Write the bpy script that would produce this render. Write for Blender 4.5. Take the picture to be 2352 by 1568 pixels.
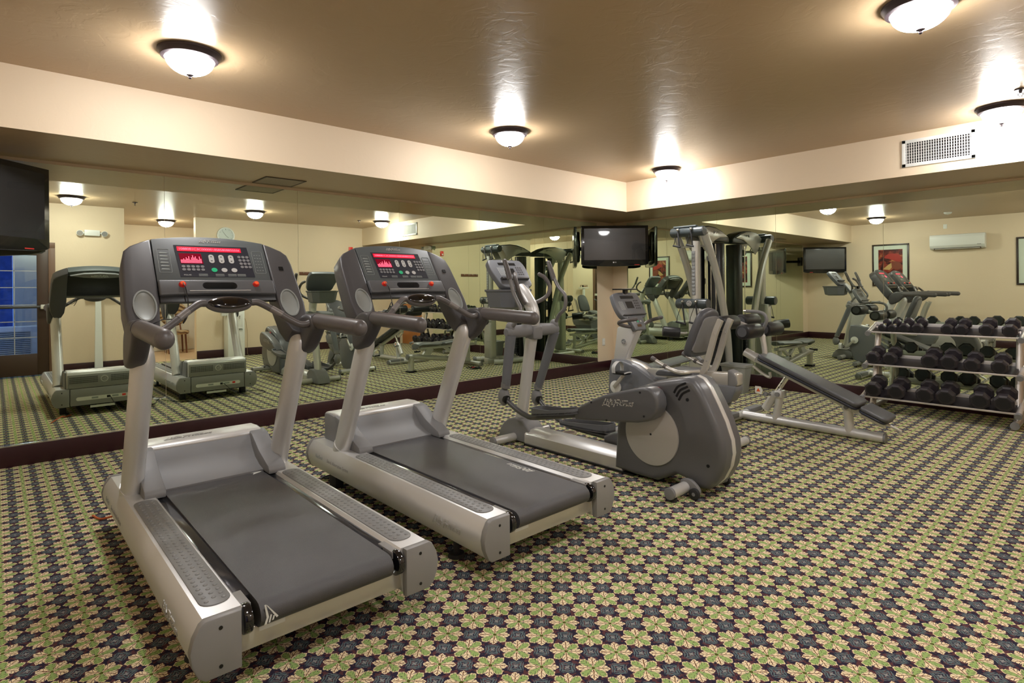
import bpy, bmesh, math, random
from mathutils import Vector, Matrix, Euler
random.seed(7)
R = math.radians
PI = math.pi
for o in list(bpy.data.objects):
    bpy.data.objects.remove(o)
sc = bpy.context.scene
COL = sc.collection

# ---------------------------------------------------------------- camera, world, exposure
def set_camera():
    yaw, roll = 0.83575, -0.00893
    F = Vector((-math.sin(yaw), math.cos(yaw), 0)); Rt = Vector((math.cos(yaw), math.sin(yaw), 0)); U = Vector((0, 0, 1))
    R2 = Rt * math.cos(roll) + U * math.sin(roll)
    U2 = -Rt * math.sin(roll) + U * math.cos(roll)
    cd = bpy.data.cameras.new('camera'); co = bpy.data.objects.new('camera', cd); COL.objects.link(co)
    m = Matrix(((R2.x, U2.x, -F.x, 5.999), (R2.y, U2.y, -F.y, -7.710), (R2.z, U2.z, -F.z, 1.37), (0, 0, 0, 1)))
    co.matrix_world = m
    cd.sensor_width = 36; cd.lens = 1317.55 / 2352 * 36; cd.shift_y = -122.02 / 2352; cd.clip_start = 0.02
    sc.camera = co
set_camera()
w = bpy.data.worlds.new('night'); sc.world = w; w.use_nodes = True
w.node_tree.nodes['Background'].inputs[0].default_value = (.05, .10, .32, 1)
w.node_tree.nodes['Background'].inputs[1].default_value = 1.2
vs = sc.view_settings
vs.view_transform = 'Standard'; vs.look = 'None'; vs.gamma = 1; vs.use_curve_mapping = False
vs.exposure = 2.45
LAMP = 24.0            # emission strength of the lamp domes

# ---------------------------------------------------------------- materials
MATS = {}
def mat(name, col, rough=.5, metal=0., bump=0., bscale=200., spec=.5, coat=0., var=0., vscale=8., emit=None, es=0., trans=0., alpha=1.):
    if name in MATS: return MATS[name]
    m = bpy.data.materials.new(name); m.use_nodes = True
    nt = m.node_tree; b = nt.nodes['Principled BSDF']
    b.inputs['Base Color'].default_value = (*col, 1); b.inputs['Roughness'].default_value = rough
    b.inputs['Metallic'].default_value = metal
    b.inputs['Specular IOR Level'].default_value = spec
    b.inputs['Coat Weight'].default_value = coat
    b.inputs['Transmission Weight'].default_value = trans
    if emit: b.inputs['Emission Color'].default_value = (*emit, 1); b.inputs['Emission Strength'].default_value = es
    tc = nt.nodes.new('ShaderNodeTexCoord')
    if var:
        n = nt.nodes.new('ShaderNodeTexNoise'); n.inputs['Scale'].default_value = vscale; n.inputs['Detail'].default_value = 4
        nt.links.new(tc.outputs['Object'], n.inputs['Vector'])
        mx = nt.nodes.new('ShaderNodeMix'); mx.data_type = 'RGBA'
        mx.inputs[6].default_value = (*[c * (1 - var) for c in col], 1); mx.inputs[7].default_value = (*[min(1, c * (1 + var)) for c in col], 1)
        nt.links.new(n.outputs['Fac'], mx.inputs[0]); nt.links.new(mx.outputs[2], b.inputs['Base Color'])
    if bump:
        n = nt.nodes.new('ShaderNodeTexNoise'); n.inputs['Scale'].default_value = bscale; n.inputs['Detail'].default_value = 3
        nt.links.new(tc.outputs['Object'], n.inputs['Vector'])
        bp = nt.nodes.new('ShaderNodeBump'); bp.inputs['Strength'].default_value = bump; bp.inputs['Distance'].default_value = .002
        nt.links.new(n.outputs['Fac'], bp.inputs['Height']); nt.links.new(bp.outputs['Normal'], b.inputs['Normal'])
    MATS[name] = m
    return m

silver = mat('silver_paint', (.66, .655, .645), .36, .40, bump=.05, bscale=900)
silverb = mat('bright_silver', (.66, .64, .60), .3, .6)
padgrey = mat('tread_pad_grey', (.20, .20, .198), .45)
midgrey = mat('mid_grey_plastic', (.20, .20, .205), .5, bump=.06, bscale=900)
capgrey = mat('cap_grey_plastic', (.26, .255, .25), .42, bump=.05, bscale=900)
dark = mat('dark_grey_plastic', (.062, .058, .060), .42, bump=.12, bscale=700)
warmdark = mat('warm_grey_grip', (.105, .094, .092), .38, bump=.05, bscale=700)
panelgrey = mat('console_panel_grey', (.088, .10, .104), .5)
blackp = mat('black_plastic', (.006, .006, .007), .35)
blackgloss = mat('gloss_black', (.006, .006, .008), .12, coat=.6)
rubber = mat('black_rubber', (.02, .02, .022), .7)
chrome = mat('chrome', (.8, .8, .8), .12, 1.)
vinyl = mat('dark_vinyl', (.022, .025, .040), .38, bump=.15, bscale=350)
vinyltop = mat('grey_vinyl', (.078, .08, .090), .40, bump=.15, bscale=350)
bikegrey = mat('bike_grey_plastic', (.150, .158, .175), .38, bump=.04, bscale=900)
ellgrey = mat('elliptical_grey_plastic', (.105, .107, .115), .34, bump=.04, bscale=900)
disc_m = mat('disc_silver', (.46, .45, .44), .45, .3, bump=.04, bscale=900)
gymsilver = mat('gym_silver', (.55, .545, .51), .35, .4)
foam = mat('foam_black', (.013, .013, .015), .42, bump=.2, bscale=250)
rackm = mat('rack_champagne', (.60, .56, .535), .3, .5)
racktray = mat('rack_tray_dark', (.035, .03, .032), .3, .3)
dbm = mat('dumbbell_urethane', (.028, .023, .030), .38, bump=.1, bscale=300)
dbface = mat('dumbbell_face', (.010, .010, .016), .5)
white = mat('white_enamel', (.78, .79, .76), .35)
offwhite = mat('off_white', (.72, .72, .68), .5)
red = mat('red_plastic', (.75, .03, .02), .35)
redglow = mat('red_led', (.3, 0, .02), .4, emit=(1, .0, .03), es=.13)
redlite = mat('red_led_bright', (.6, .1, .15), .4, emit=(1, .10, .17), es=.45)
leddark = mat('red_led_window', (.12, 0, .01), .2, emit=(.5, 0, .03), es=.05)
ink = mat('label_ink', (.55, .57, .56), .5)
inkdim = mat('label_ink_dim', (.30, .33, .32), .5)
green = mat('green_button', (.02, .55, .25), .4)
ovalgrey = mat('button_grey', (.22, .22, .23), .45)
ovalwhite = mat('button_white', (.55, .55, .54), .45)
bronze = mat('dark_bronze', (.055, .04, .045), .4, .5)
logo_m = mat('logo_silver', (.58, .57, .55), .4, .3)
logo_dark = mat('logo_mid_grey', (.36, .345, .33), .4, .3)  # even, darker grey for some lettering and a badge
woodred = mat('door_wood', (.50, .19, .06), .4, var=.2, vscale=5)
woodrack = mat('coat_rack_wood', (.17, .06, .03), .4)
doorbrown = mat('door_brown_frame', (.055, .028, .018), .45)
jambbrown = mat('jamb_brown', (.16, .085, .05), .5)
clearpl = mat('tv_screen', (.016, .016, .018), .26, coat=.3)
tvback = mat('tv_black', (.008, .008, .009), .18, coat=.4)

def wall_mat(name, col, rough, bump, big):
    m = bpy.data.materials.new(name); m.use_nodes = True; nt = m.node_tree; b = nt.nodes['Principled BSDF']
    b.inputs['Base Color'].default_value = (*col, 1); b.inputs['Roughness'].default_value = rough
    tc = nt.nodes.new('ShaderNodeTexCoord')
    n = nt.nodes.new('ShaderNodeTexNoise'); n.inputs['Scale'].default_value = big; n.inputs['Detail'].default_value = 6; n.inputs['Distortion'].default_value = 1.2
    n2 = nt.nodes.new('ShaderNodeTexNoise'); n2.inputs['Scale'].default_value = big * 7; n2.inputs['Detail'].default_value = 2
    nt.links.new(tc.outputs['Object'], n.inputs['Vector']); nt.links.new(tc.outputs['Object'], n2.inputs['Vector'])
    cr = nt.nodes.new('ShaderNodeValToRGB'); cr.color_ramp.elements[0].position = .44; cr.color_ramp.elements[1].position = .52
    nt.links.new(n.outputs['Fac'], cr.inputs['Fac'])
    ad = nt.nodes.new('ShaderNodeMath'); ad.operation = 'MULTIPLY_ADD'; ad.inputs[1].default_value = .35
    nt.links.new(n2.outputs['Fac'], ad.inputs[0]); nt.links.new(cr.outputs['Color'], ad.inputs[2])
    bp = nt.nodes.new('ShaderNodeBump'); bp.inputs['Strength'].default_value = bump; bp.inputs['Distance'].default_value = .003
    nt.links.new(ad.outputs[0], bp.inputs['Height']); nt.links.new(bp.outputs['Normal'], b.inputs['Normal'])
    MATS[name] = m
    return m
cream = wall_mat('cream_wall_paint', (.76, .62, .45), .6, .10, 9)
tan = wall_mat('tan_ceiling_paint', (.46, .325, .19), .33, .16, 6)
base_m = mat('dark_cherry_baseboard', (.036, .008, .013), .35, var=.25, vscale=6)
tile_m = mat('hall_tile', (.60, .42, .26), .4)

def mirror_mat():
    m = bpy.data.materials.new('mirror_glass'); m.use_nodes = True; nt = m.node_tree; b = nt.nodes['Principled BSDF']
    b.inputs['Base Color'].default_value = (.80, .88, .74, 1); b.inputs['Metallic'].default_value = 1; b.inputs['Roughness'].default_value = 0
    return m
mirror_m = mirror_mat()
def glass_mat():
    m = bpy.data.materials.new('door_glass'); m.use_nodes = True; nt = m.node_tree
    for n in list(nt.nodes): nt.nodes.remove(n)
    out = nt.nodes.new('ShaderNodeOutputMaterial'); tr = nt.nodes.new('ShaderNodeBsdfTransparent'); gl = nt.nodes.new('ShaderNodeBsdfGlossy')
    gl.inputs['Roughness'].default_value = 0; fr = nt.nodes.new('ShaderNodeFresnel'); fr.inputs['IOR'].default_value = 1.6
    mx = nt.nodes.new('ShaderNodeMixShader')
    nt.links.new(fr.outputs[0], mx.inputs[0]); nt.links.new(tr.outputs[0], mx.inputs[1]); nt.links.new(gl.outputs[0], mx.inputs[2]); nt.links.new(mx.outputs[0], out.inputs[0])
    return m
glass_m = glass_mat()

# math node expression helper for the carpet
class X:
    nt = None
    def __init__(s, sock): s.s = sock
    @staticmethod
    def op(o, *a):
        n = X.nt.nodes.new('ShaderNodeMath'); n.operation = o
        for i, v in enumerate(a):
            if isinstance(v, X): X.nt.links.new(v.s, n.inputs[i])
            else: n.inputs[i].default_value = float(v)
        return X(n.outputs[0])
    def __add__(a, b): return X.op('ADD', a, b)
    __radd__ = __add__
    def __sub__(a, b): return X.op('SUBTRACT', a, b)
    def __rsub__(a, b): return X.op('SUBTRACT', b, a)
    def __mul__(a, b): return X.op('MULTIPLY', a, b)
    __rmul__ = __mul__
def lt(a, b): return X.op('LESS_THAN', a, b)
def gt(a, b): return X.op('GREATER_THAN', a, b)
def mn(a, b): return X.op('MINIMUM', a, b)
def mxx(a, b): return X.op('MAXIMUM', a, b)
def ab(a): return X.op('ABSOLUTE', a)

def carpet_mat():
    m = bpy.data.materials.new('carpet_floral'); m.use_nodes = True; nt = m.node_tree; X.nt = nt; b = nt.nodes['Principled BSDF']
    b.inputs['Roughness'].default_value = .95; b.inputs['Specular IOR Level'].default_value = .1
    tc = nt.nodes.new('ShaderNodeTexCoord')
    nz = nt.nodes.new('ShaderNodeTexNoise'); nz.inputs['Scale'].default_value = 95; nz.inputs['Detail'].default_value = 2
    nt.links.new(tc.outputs['Object'], nz.inputs['Vector'])
    sx = nt.nodes.new('ShaderNodeSeparateXYZ'); nt.links.new(tc.outputs['Object'], sx.inputs[0])
    nc = nt.nodes.new('ShaderNodeSeparateColor'); nt.links.new(nz.outputs['Color'], nc.inputs[0])
    x = X(sx.outputs[0]) + (X(nc.outputs[0]) - .5) * .010
    y = X(sx.outputs[1]) + (X(nc.outputs[1]) - .5) * .010
    P = .13155
    u = X.op('FRACT', (x - 3.996) * (1 / P) + 100.5) - .5
    v = X.op('FRACT', (y + 5.984) * (1 / P) + 100.5) - .5
    a = ab(u); c = ab(v)
    p = mxx(a, c); q = mn(a, c)
    s = (a + c) * .7071; t = ab(a - c) * .7071
    # cream arms run along the diagonals, green leaves along the axes; chevron gaps make the barbed edges
    g1 = lt(X.op('PINGPONG', s - t * 1.25 + .02, .060), .012) * gt(t, .030)
    arm = gt(q, p * .46) * lt(t, .118) * lt(s + t * .9, .475) * gt(s, .03) * (1 - g1)
    g2 = lt(X.op('PINGPONG', p - q * 1.3 + .01, .058), .010) * gt(q, .022)
    leaf = lt(q, p * .36) * lt(q, .10) * lt(p + q * .8, .455) * gt(p, .05) * (1 - g2)
    leafout = lt(q, p * .50) * lt(q, .125) * lt(p + q * .7, .49) * gt(p, .16) * (1 - g2)
    vein = lt(t, .013) * lt(s, .43) * gt(s, .07)
    core = lt(p, .045)
    cd1 = (0.5 - a) + (0.5 - c)                                # diamond distance from cell corner
    teal = lt(cd1, .30) * gt(X.op('PINGPONG', cd1 + (X.op('MINIMUM', 0.5 - a, 0.5 - c)) * .8, .07), .028)
    star = lt(mn(0.5 - a, 0.5 - c), .016) * lt(cd1, .09)
    n3 = nt.nodes.new('ShaderNodeTexNoise'); n3.inputs['Scale'].default_value = 60; n3.inputs['Detail'].default_value = 1
    nt.links.new(tc.outputs['Object'], n3.inputs['Vector'])
    maroon = gt(X(n3.outputs['Fac']), .53)
    def mixc(fac, c1, c2):
        n = nt.nodes.new('ShaderNodeMix'); n.data_type = 'RGBA'
        nt.links.new(fac.s, n.inputs[0])
        for i, cc in ((6, c1), (7, c2)):
            if isinstance(cc, tuple): n.inputs[i].default_value = (*cc, 1)
            else: nt.links.new(cc, n.inputs[i])
        return n.outputs[2]
    col = mixc(maroon, (.030, .024, .046), (.115, .045, .050))
    col = mixc(teal, col, (.125, .175, .185))
    col = mixc(star, col, (.30, .28, .27))
    col = mixc(leafout, col, (.80, .66, .40))
    col = mixc(arm, col, (.90, .75, .50))
    col = mixc(leaf, col, (.34, .48, .16))
    col = mixc(vein, col, (.16, .06, .025))
    col = mixc(core, col, (.09, .10, .015))
    n4 = nt.nodes.new('ShaderNodeTexNoise'); n4.inputs['Scale'].default_value = 600; n4.inputs['Detail'].default_value = 2
    nt.links.new(tc.outputs['Object'], n4.inputs['Vector'])
    hv = nt.nodes.new('ShaderNodeHueSaturation'); nt.links.new(col, hv.inputs['Color'])
    nt.links.new((X(n4.outputs['Fac']) * .7 + .68).s, hv.inputs['Value'])
    nt.links.new(hv.outputs[0], b.inputs['Base Color'])
    bp = nt.nodes.new('ShaderNodeBump'); bp.inputs['Strength'].default_value = .6; bp.inputs['Distance'].default_value = .003
    nt.links.new(n4.outputs['Fac'], bp.inputs['Height']); nt.links.new(bp.outputs['Normal'], b.inputs['Normal'])
    return m
carpet = carpet_mat()

# ---------------------------------------------------------------- mesh helpers
def catmull(pts, n):
    pts = [Vector(p) for p in pts]
    if n <= 1 or len(pts) < 3: return pts
    out = []
    P = [pts[0] * 2 - pts[1]] + pts + [pts[-1] * 2 - pts[-2]]
    for i in range(1, len(P) - 2):
        a, b, c, d = P[i - 1], P[i], P[i + 1], P[i + 2]
        for k in range(n):
            t = k / n
            out.append(.5 * ((2 * b) + (c - a) * t + (2 * a - 5 * b + 4 * c - d) * t * t + (3 * b - a - 3 * c + d) * t ** 3))
    out.append(pts[-1]); return out
def sm2(pts, n=5):
    """closed smooth outline through 2-D points"""
    m = len(pts); out = []
    for i in range(m):
        a, b, c, d = [Vector(pts[(i + k) % m]) for k in (-1, 0, 1, 2)]
        for k in range(n):
            t = k / n
            out.append(tuple(.5 * ((2 * b) + (c - a) * t + (2 * a - 5 * b + 4 * c - d) * t * t + (3 * b - a - 3 * c + d) * t ** 3)))
    return out
def rrect(x0, y0, x1, y1, r, n=5):
    out = []
    for cx, cy, a0 in ((x1 - r, y1 - r, 0), (x0 + r, y1 - r, 90), (x0 + r, y0 + r, 180), (x1 - r, y0 + r, 270)):
        for k in range(n + 1):
            a = R(a0 + 90 * k / n); out.append((cx + r * math.cos(a), cy + r * math.sin(a)))
    return out
def ell(cx, cy, rx, ry, n=24, rot=0):
    return [(cx + rx * math.cos(a) * math.cos(rot) - ry * math.sin(a) * math.sin(rot), cy + rx * math.cos(a) * math.sin(rot) + ry * math.sin(a) * math.cos(rot)) for a in [2 * PI * k / n for k in range(n)]]

class MB:
    def __init__(s, off=(0, 0, 0)):
        s.bm = bmesh.new(); s.off = Vector(off)
    def _join(s, t):
        me = bpy.data.meshes.new('tmp'); t.to_mesh(me); t.free(); s.bm.from_mesh(me); bpy.data.meshes.remove(me)
    def poly3(s, loops, closed_ends=True):
        """skin a list of equally long vertex loops"""
        t = bmesh.new(); vs_ = [[t.verts.new(Vector(p)) for p in L] for L in loops]; n = len(loops[0])
        for i in range(len(vs_) - 1):
            for j in range(n):
                t.faces.new((vs_[i][j], vs_[i][(j + 1) % n], vs_[i + 1][(j + 1) % n], vs_[i + 1][j]))
        if closed_ends:
            t.faces.new(list(reversed(vs_[0]))); t.faces.new(vs_[-1])
        bmesh.ops.recalc_face_normals(t, faces=t.faces); s._join(t); return s
    def extr(s, pts, f, d0, d1, bevel=0, seg=2):
        """pts 2-D outline, f(u,v,d)->3-D"""
        t = bmesh.new()
        A = [t.verts.new(Vector(f(u, v, d0))) for u, v in pts]; B = [t.verts.new(Vector(f(u, v, d1))) for u, v in pts]
        n = len(pts); fa = t.faces.new(A); fb = t.faces.new(list(reversed(B)))
        for i in range(n): t.faces.new((A[i], B[i], B[(i + 1) % n], A[(i + 1) % n]))
        bmesh.ops.recalc_face_normals(t, faces=t.faces)
        if bevel:
            es = list(set(fa.edges) | set(fb.edges))
            if n <= 8: es = list(t.edges)
            bmesh.ops.bevel(t, geom=es, offset=bevel, segments=seg, affect='EDGES', profile=.5, clamp_overlap=True)
        s._join(t); return s
    def xz(s, pts, y0, y1, bevel=0, seg=2): return s.extr(pts, lambda u, v, d: (u, d, v), y0, y1, bevel, seg)
    def yz(s, pts, x0, x1, bevel=0, seg=2): return s.extr(pts, lambda u, v, d: (d, u, v), x0, x1, bevel, seg)
    def xy(s, pts, z0, z1, bevel=0, seg=2): return s.extr(pts, lambda u, v, d: (u, v, d), z0, z1, bevel, seg)
    def box(s, x0, y0, z0, x1, y1, z1, bevel=0, seg=2):
        return s.xy([(x0, y0), (x1, y0), (x1, y1), (x0, y1)], z0, z1, bevel, seg)
    def obox(s, p0, p1, wdt, hgt, bevel=0, up=(0, 0, 1)):
        """box beam between two points"""
        p0, p1 = Vector(p0), Vector(p1); d = (p1 - p0); L = d.length; d.normalize(); up = Vector(up)
        sd = d.cross(up)
        if sd.length < 1e-4: sd = d.cross(Vector((1, 0, 0)))
        sd.normalize(); u2 = sd.cross(d).normalized()
        return s.extr([(-wdt / 2, -hgt / 2), (wdt / 2, -hgt / 2), (wdt / 2, hgt / 2), (-wdt / 2, hgt / 2)], lambda u, v, k: p0 + sd * u + u2 * v + d * k, 0, L, bevel)
    def tube(s, pts, r, n=1, seg=14, ry=None, up=(0, 0, 1), cap=True, round_end=False):
        P = catmull(pts, n); m = len(P)
        rr = (lambda k: r) if not isinstance(r, (list, tuple)) else (lambda k: r[min(len(r) - 1, int(round(k / max(1, m - 1) * (len(r) - 1))))] if n <= 1 else _lerp(r, k / (m - 1)))
        loops = []; prev = None
        for k in range(m):
            d = (P[min(k + 1, m - 1)] - P[max(k - 1, 0)]).normalized()
            if prev is None:
                sd = d.cross(Vector(up))
                if sd.length < 1e-3: sd = d.cross(Vector((1, 0, 0)))
                sd.normalize()
            else:
                sd = prev - d * prev.dot(d); sd.normalize()
            prev = sd; u2 = sd.cross(d).normalized(); q = rr(k); k2 = q if ry is None else q * ry / (r if not isinstance(r, (list, tuple)) else r[0])
            loops.append([P[k] + sd * (q * math.cos(a)) + u2 * (k2 * math.sin(a)) for a in [2 * PI * j / seg for j in range(seg)]])
        if round_end:
            d = (P[-1] - P[-2]).normalized(); c = P[-1]; base = [v - c for v in loops[-1]]; q = base[0].length
            for a in (22, 45, 65, 82): loops.append([c + b_ * math.cos(R(a)) + d * q * math.sin(R(a)) for b_ in base])
        return s.poly3(loops)
    def cyl(s, p0, p1, r, r2=None, seg=20, bevel=0):
        p0, p1 = Vector(p0), Vector(p1); d = p1 - p0; L = d.length; d.normalize()
        sd = d.orthogonal().normalized(); u2 = sd.cross(d); r2 = r if r2 is None else r2
        prof = [(r, 0), (r2, L)] if not bevel else [(r - bevel, 0), (r - bevel * .3, bevel * .3), (r, bevel), (r2, L - bevel), (r2 - bevel * .3, L - bevel * .3), (r2 - bevel, L)]
        return s.poly3([[p0 + d * h + (sd * math.cos(a) + u2 * math.sin(a)) * q for a in [2 * PI * j / seg for j in range(seg)]] for q, h in prof])
    def lathe(s, prof, c, axis=(0, 0, 1), seg=32):
        c = Vector(c); d = Vector(axis).normalized(); sd = d.orthogonal().normalized(); u2 = sd.cross(d)
        return s.poly3([[c + d * h + (sd * math.cos(a) + u2 * math.sin(a)) * max(q, 1e-4) for a in [2 * PI * j / seg for j in range(seg)]] for q, h in prof])
    def ball(s, c, r, sx=1, sy=1, sz=1, seg=16):
        t = bmesh.new(); bmesh.ops.create_uvsphere(t, u_segments=seg, v_segments=max(6, seg // 2), radius=r)
        for v in t.verts: v.co = Vector((v.co.x * sx, v.co.y * sy, v.co.z * sz)) + Vector(c)
        s._join(t); return s
    def quad(s, a, b, c, d):
        vv = [s.bm.verts.new(Vector(p)) for p in (a, b, c, d)]; s.bm.faces.new(vv); return s
    def build(s, name, m, parent=None, ang=38, **kw):
        if s.off.length: bmesh.ops.translate(s.bm, verts=s.bm.verts, vec=-s.off)
        me = bpy.data.meshes.new(name); s.bm.to_mesh(me); s.bm.free()
        for f in me.polygons: f.use_smooth = True
        me.set_sharp_from_angle(angle=R(ang))
        me.materials.append(m)
        o = bpy.data.objects.new(name, me); COL.objects.link(o)
        if parent: o.parent = parent
        for k, v in kw.items(): o[k] = v
        return o
def _lerp(r, t):
    x = t * (len(r) - 1); i = min(int(x), len(r) - 2); f = x - i; return r[i] * (1 - f) + r[i + 1] * f

def thing(name, label, cat, loc=(0, 0, 0), group=None):
    o = bpy.data.objects.new(name, None); COL.objects.link(o); o.location = loc; o.empty_display_size = .1
    o['label'] = label; o['category'] = cat
    if group: o['group'] = group
    return o
def tag(o, label, cat, group=None):
    o['label'] = label; o['category'] = cat
    if group: o['group'] = group
    return o
def struct(o): o['kind'] = 'structure'; return o
def copy_tree(o, parent=None):
    c = o.copy(); COL.objects.link(c); c.parent = parent
    for ch in list(o.children): copy_tree(ch, c)
    return c
def text(name, s, size, m, f, parent, ext=.001, shear=0., center=True, spacing=1.):
    """text mesh; f(u,v,d)->3-D with d the height above the surface"""
    cu = bpy.data.curves.new(name, 'FONT'); cu.body = s; cu.size = size; cu.shear = shear; cu.extrude = ext; cu.space_character = spacing
    cu.resolution_u = 3
    if center: cu.align_x = 'CENTER'; cu.align_y = 'CENTER'
    to = bpy.data.objects.new('tmp', cu); COL.objects.link(to)
    dg = bpy.context.evaluated_depsgraph_get(); me = bpy.data.meshes.new_from_object(to.evaluated_get(dg))
    bpy.data.objects.remove(to); bpy.data.curves.remove(cu)
    for v in me.vertices: v.co = Vector(f(v.co.x, v.co.y, v.co.z))
    me.name = name; me.materials.clear(); me.materials.append(m)
    o = bpy.data.objects.new(name, me); COL.objects.link(o); o.parent = parent
    return o
STROKES = [[(180, 345), (150, 400), (115, 455), (97, 485)], [(112, 462), (190, 455), (270, 476)], [(216, 378), (206, 405), (200, 440)], [(220, 356), (224, 350)],
 [(302, 335), (277, 345), (262, 385), (248, 442)], [(238, 392), (325, 350)], [(292, 412), (325, 402), (345, 380), (330, 368), (305, 385), (294, 415), (313, 435), (345, 422)],
 [(395, 338), (440, 322), (505, 318)], [(432, 328), (395, 400), (365, 465)], [(410, 388), (462, 374)], [(482, 378), (464, 400), (455, 428)], [(556, 322), (525, 370), (508, 420), (530, 412)],
 [(525, 338), (600, 318), (692, 308)], [(578, 362), (558, 416)], [(565, 390), (605, 358), (598, 408)], [(630, 395), (665, 375), (668, 355), (645, 360), (628, 390), (645, 407), (682, 392)],
 [(752, 336), (716, 350), (736, 370), (720, 396), (690, 390)], [(820, 322), (780, 336), (802, 360), (786, 394), (750, 386)]]
def script_logo(name, f, W_, m, parent, B=None, hgt=.0009, slope=0.):
    """flowing maker's lettering; f(u,v,d) maps the centred lettering onto a surface"""
    mb = B() if B else MB(); k = W_ / 725; hw = .0145 * W_
    for st in STROKES:
        P = [((x - 97) * k - W_ / 2, (470 - .115 * (x - 97) - y) * k - .055 * W_) for x, y in st]
        P = [(a, b + slope * a) for a, b in P]
        for i in range(len(P) - 1):
            a, b = Vector(P[i]), Vector(P[i + 1]); d = (b - a); l = d.length
            if l < 1e-6: continue
            d /= l; n = Vector((-d.y, d.x)) * hw; e = d * hw * .6
            q = [a - e - n, b + e - n, b + e + n, a - e + n]
            mb.poly3([[f(p.x, p.y, 0) for p in q], [f(p.x, p.y, hgt) for p in q]])
    return mb.build(name, m, parent, ang=30)
def cut(obj, cutter):
    """boolean difference with a throwaway MB"""
    me = bpy.data.meshes.new('c'); cutter.bm.to_mesh(me); cutter.bm.free()
    co = bpy.data.objects.new('c', me); COL.objects.link(co)
    if obj.parent: co.parent = obj.parent
    md = obj.modifiers.new('b', 'BOOLEAN'); md.object = co; md.operation = 'DIFFERENCE'; md.solver = 'EXACT'
    dg = bpy.context.evaluated_depsgraph_get(); nm = bpy.data.meshes.new_from_object(obj.evaluated_get(dg))
    obj.modifiers.clear(); obj.data = nm
    for p in nm.polygons: p.use_smooth = True
    nm.set_sharp_from_angle(angle=R(38))
    bpy.data.objects.remove(co); bpy.data.meshes.remove(me)

# ---------------------------------------------------------------- room shell
H, HS, SA, SB, W, L = 2.86, 2.443, 1.046, 1.022, 6.843, 8.255
struct(MB().box(-.3, -8.5, -.12, 7.6, .3, 0).build('floor', carpet))
struct(MB().box(6.90, -6.4, -.02, 9.4, -3.3, .003).build('floor_hall', tile_m))
struct(MB().box(-.3, -8.5, H, 9.5, .3, H + .12).build('ceiling', tan))
MW = -.006          # wall face behind the mirror glass
struct(MB().box(-.2, -8.5, 0, MW, .2, H).build('wall_left', cream))
struct(MB().box(-.2, .006, 0, 7.1, .2, H).build('wall_back', cream))
struct(MB().box(W, -4.68, 0, W + .15, .1, H).build('wall_right', cream))
struct(MB().box(-.2, -8.45, 0, 6.5, -L, H).build('wall_front', cream))
struct(MB().box(6.234, -6.94, 0, 9.2, -5.97, H).build('wall_column', cream))
struct(MB().box(6.234, -8.45, 2.19, 6.4, -6.94, H).box(6.234, -8.45, 0, 6.4, -8.12, 2.189).build('wall_door_side', cream))
struct(MB().box(9.15, -6.1, 0, 9.3, -3.3, H).box(6.99, -3.5, 0, 9.2, -3.35, H).build('wall_hall', cream))
def soffit():
    o = MB().xy([(0, 0), (0, -L), (SA, -L), (SA, -SB), (W, -SB), (W, 0)], HS, H).build('ceiling_soffit', cream, ang=20)
    o.data.materials.append(tan)
    for p in o.data.polygons:
        if abs(p.normal.z) > .9: p.material_index = 1
    return struct(o)
soffit()
# baseboards
BB = .161
bb = MB().box(MW, -L, 0, .012, 0, BB, .002).build('baseboard_left', base_m); struct(bb)
struct(MB().box(.012, -.012, 0, 5.68, .006, BB, .002).build('baseboard_back', base_m))
struct(MB().box(W - .014, -4.68, 0, W, 0, BB, .002).build('baseboard_right', base_m))
struct(MB().box(.012, -L, 0, 6.22, -L + .014, BB, .002).build('baseboard_front', base_m))
struct(MB().box(6.22, -6.94, 0, 6.234, -5.956, BB, .002).box(6.234, -5.97, 0, 6.85, -5.956, BB, .002).build('baseboard_column', base_m))
struct(MB().box(9.136, -4.15, 0, 9.15, -3.5, BB).build('baseboard_hall', base_m))
struct(MB().box(-.001, -7.921, BB, .008, -.417, BB + .010).box(.287, -.008, BB, 5.333, .001, BB + .010).build('trim_1', chrome))
# outside behind the glass door
struct(MB().box(6.4, -12, -.15, 12, -6.95, -.03).build('floor_outside', mat('gravel', (.10, .09, .09), .9, bump=.8, bscale=60, var=.4, vscale=40)))
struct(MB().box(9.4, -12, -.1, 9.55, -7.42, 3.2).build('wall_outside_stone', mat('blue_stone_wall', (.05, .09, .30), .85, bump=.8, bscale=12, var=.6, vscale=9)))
struct(MB().box(9.0, -7.42, -.1, 9.2, -6.94, 3.2).build('wall_outside_stucco', mat('stucco', (.55, .5, .42), .9)))

# ---------------------------------------------------------------- mirrors
yA = [-7.921, -6.549, -5.324, -4.098, -2.868, -1.643, -.417]
labA = ['mirror panel on the left wall nearest the left television and glass door end', 'mirror panel behind the console of the first treadmill', 'mirror panel between the two treadmill consoles on the left wall',
        'mirror panel behind the second treadmill console', 'mirror panel behind the elliptical trainer console', 'mirror panel on the left wall beside the corner television']
MT = 2.418
for i in range(6):
    o = MB().box(-.0055, yA[i] + .0015, BB + .004, 0, yA[i + 1] - .0015, MT).build('mirror_panel', mirror_m); o.rotation_euler = (0, 0, 0)
    tag(o, labA[i], 'mirror', 'mirror panels on the left wall')
xB = [.287, 1.036, 1.87, 2.702, 3.94, 5.333]
labB = ['narrow mirror panel on the back wall right of the corner television', 'mirror panel behind the multi gym instruction column', 'mirror panel behind the black weight tower of the gym',
        'mirror panel behind the decline bench on the back wall', 'mirror panel behind the dumbbell rack']
for i in range(5):
    o = MB().box(xB[i] + .0015, 0, BB + .004, xB[i + 1] - .0015, .0055, MT).build('mirror_panel', mirror_m)
    tag(o, labB[i], 'mirror', 'mirror panels on the back wall')

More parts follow.
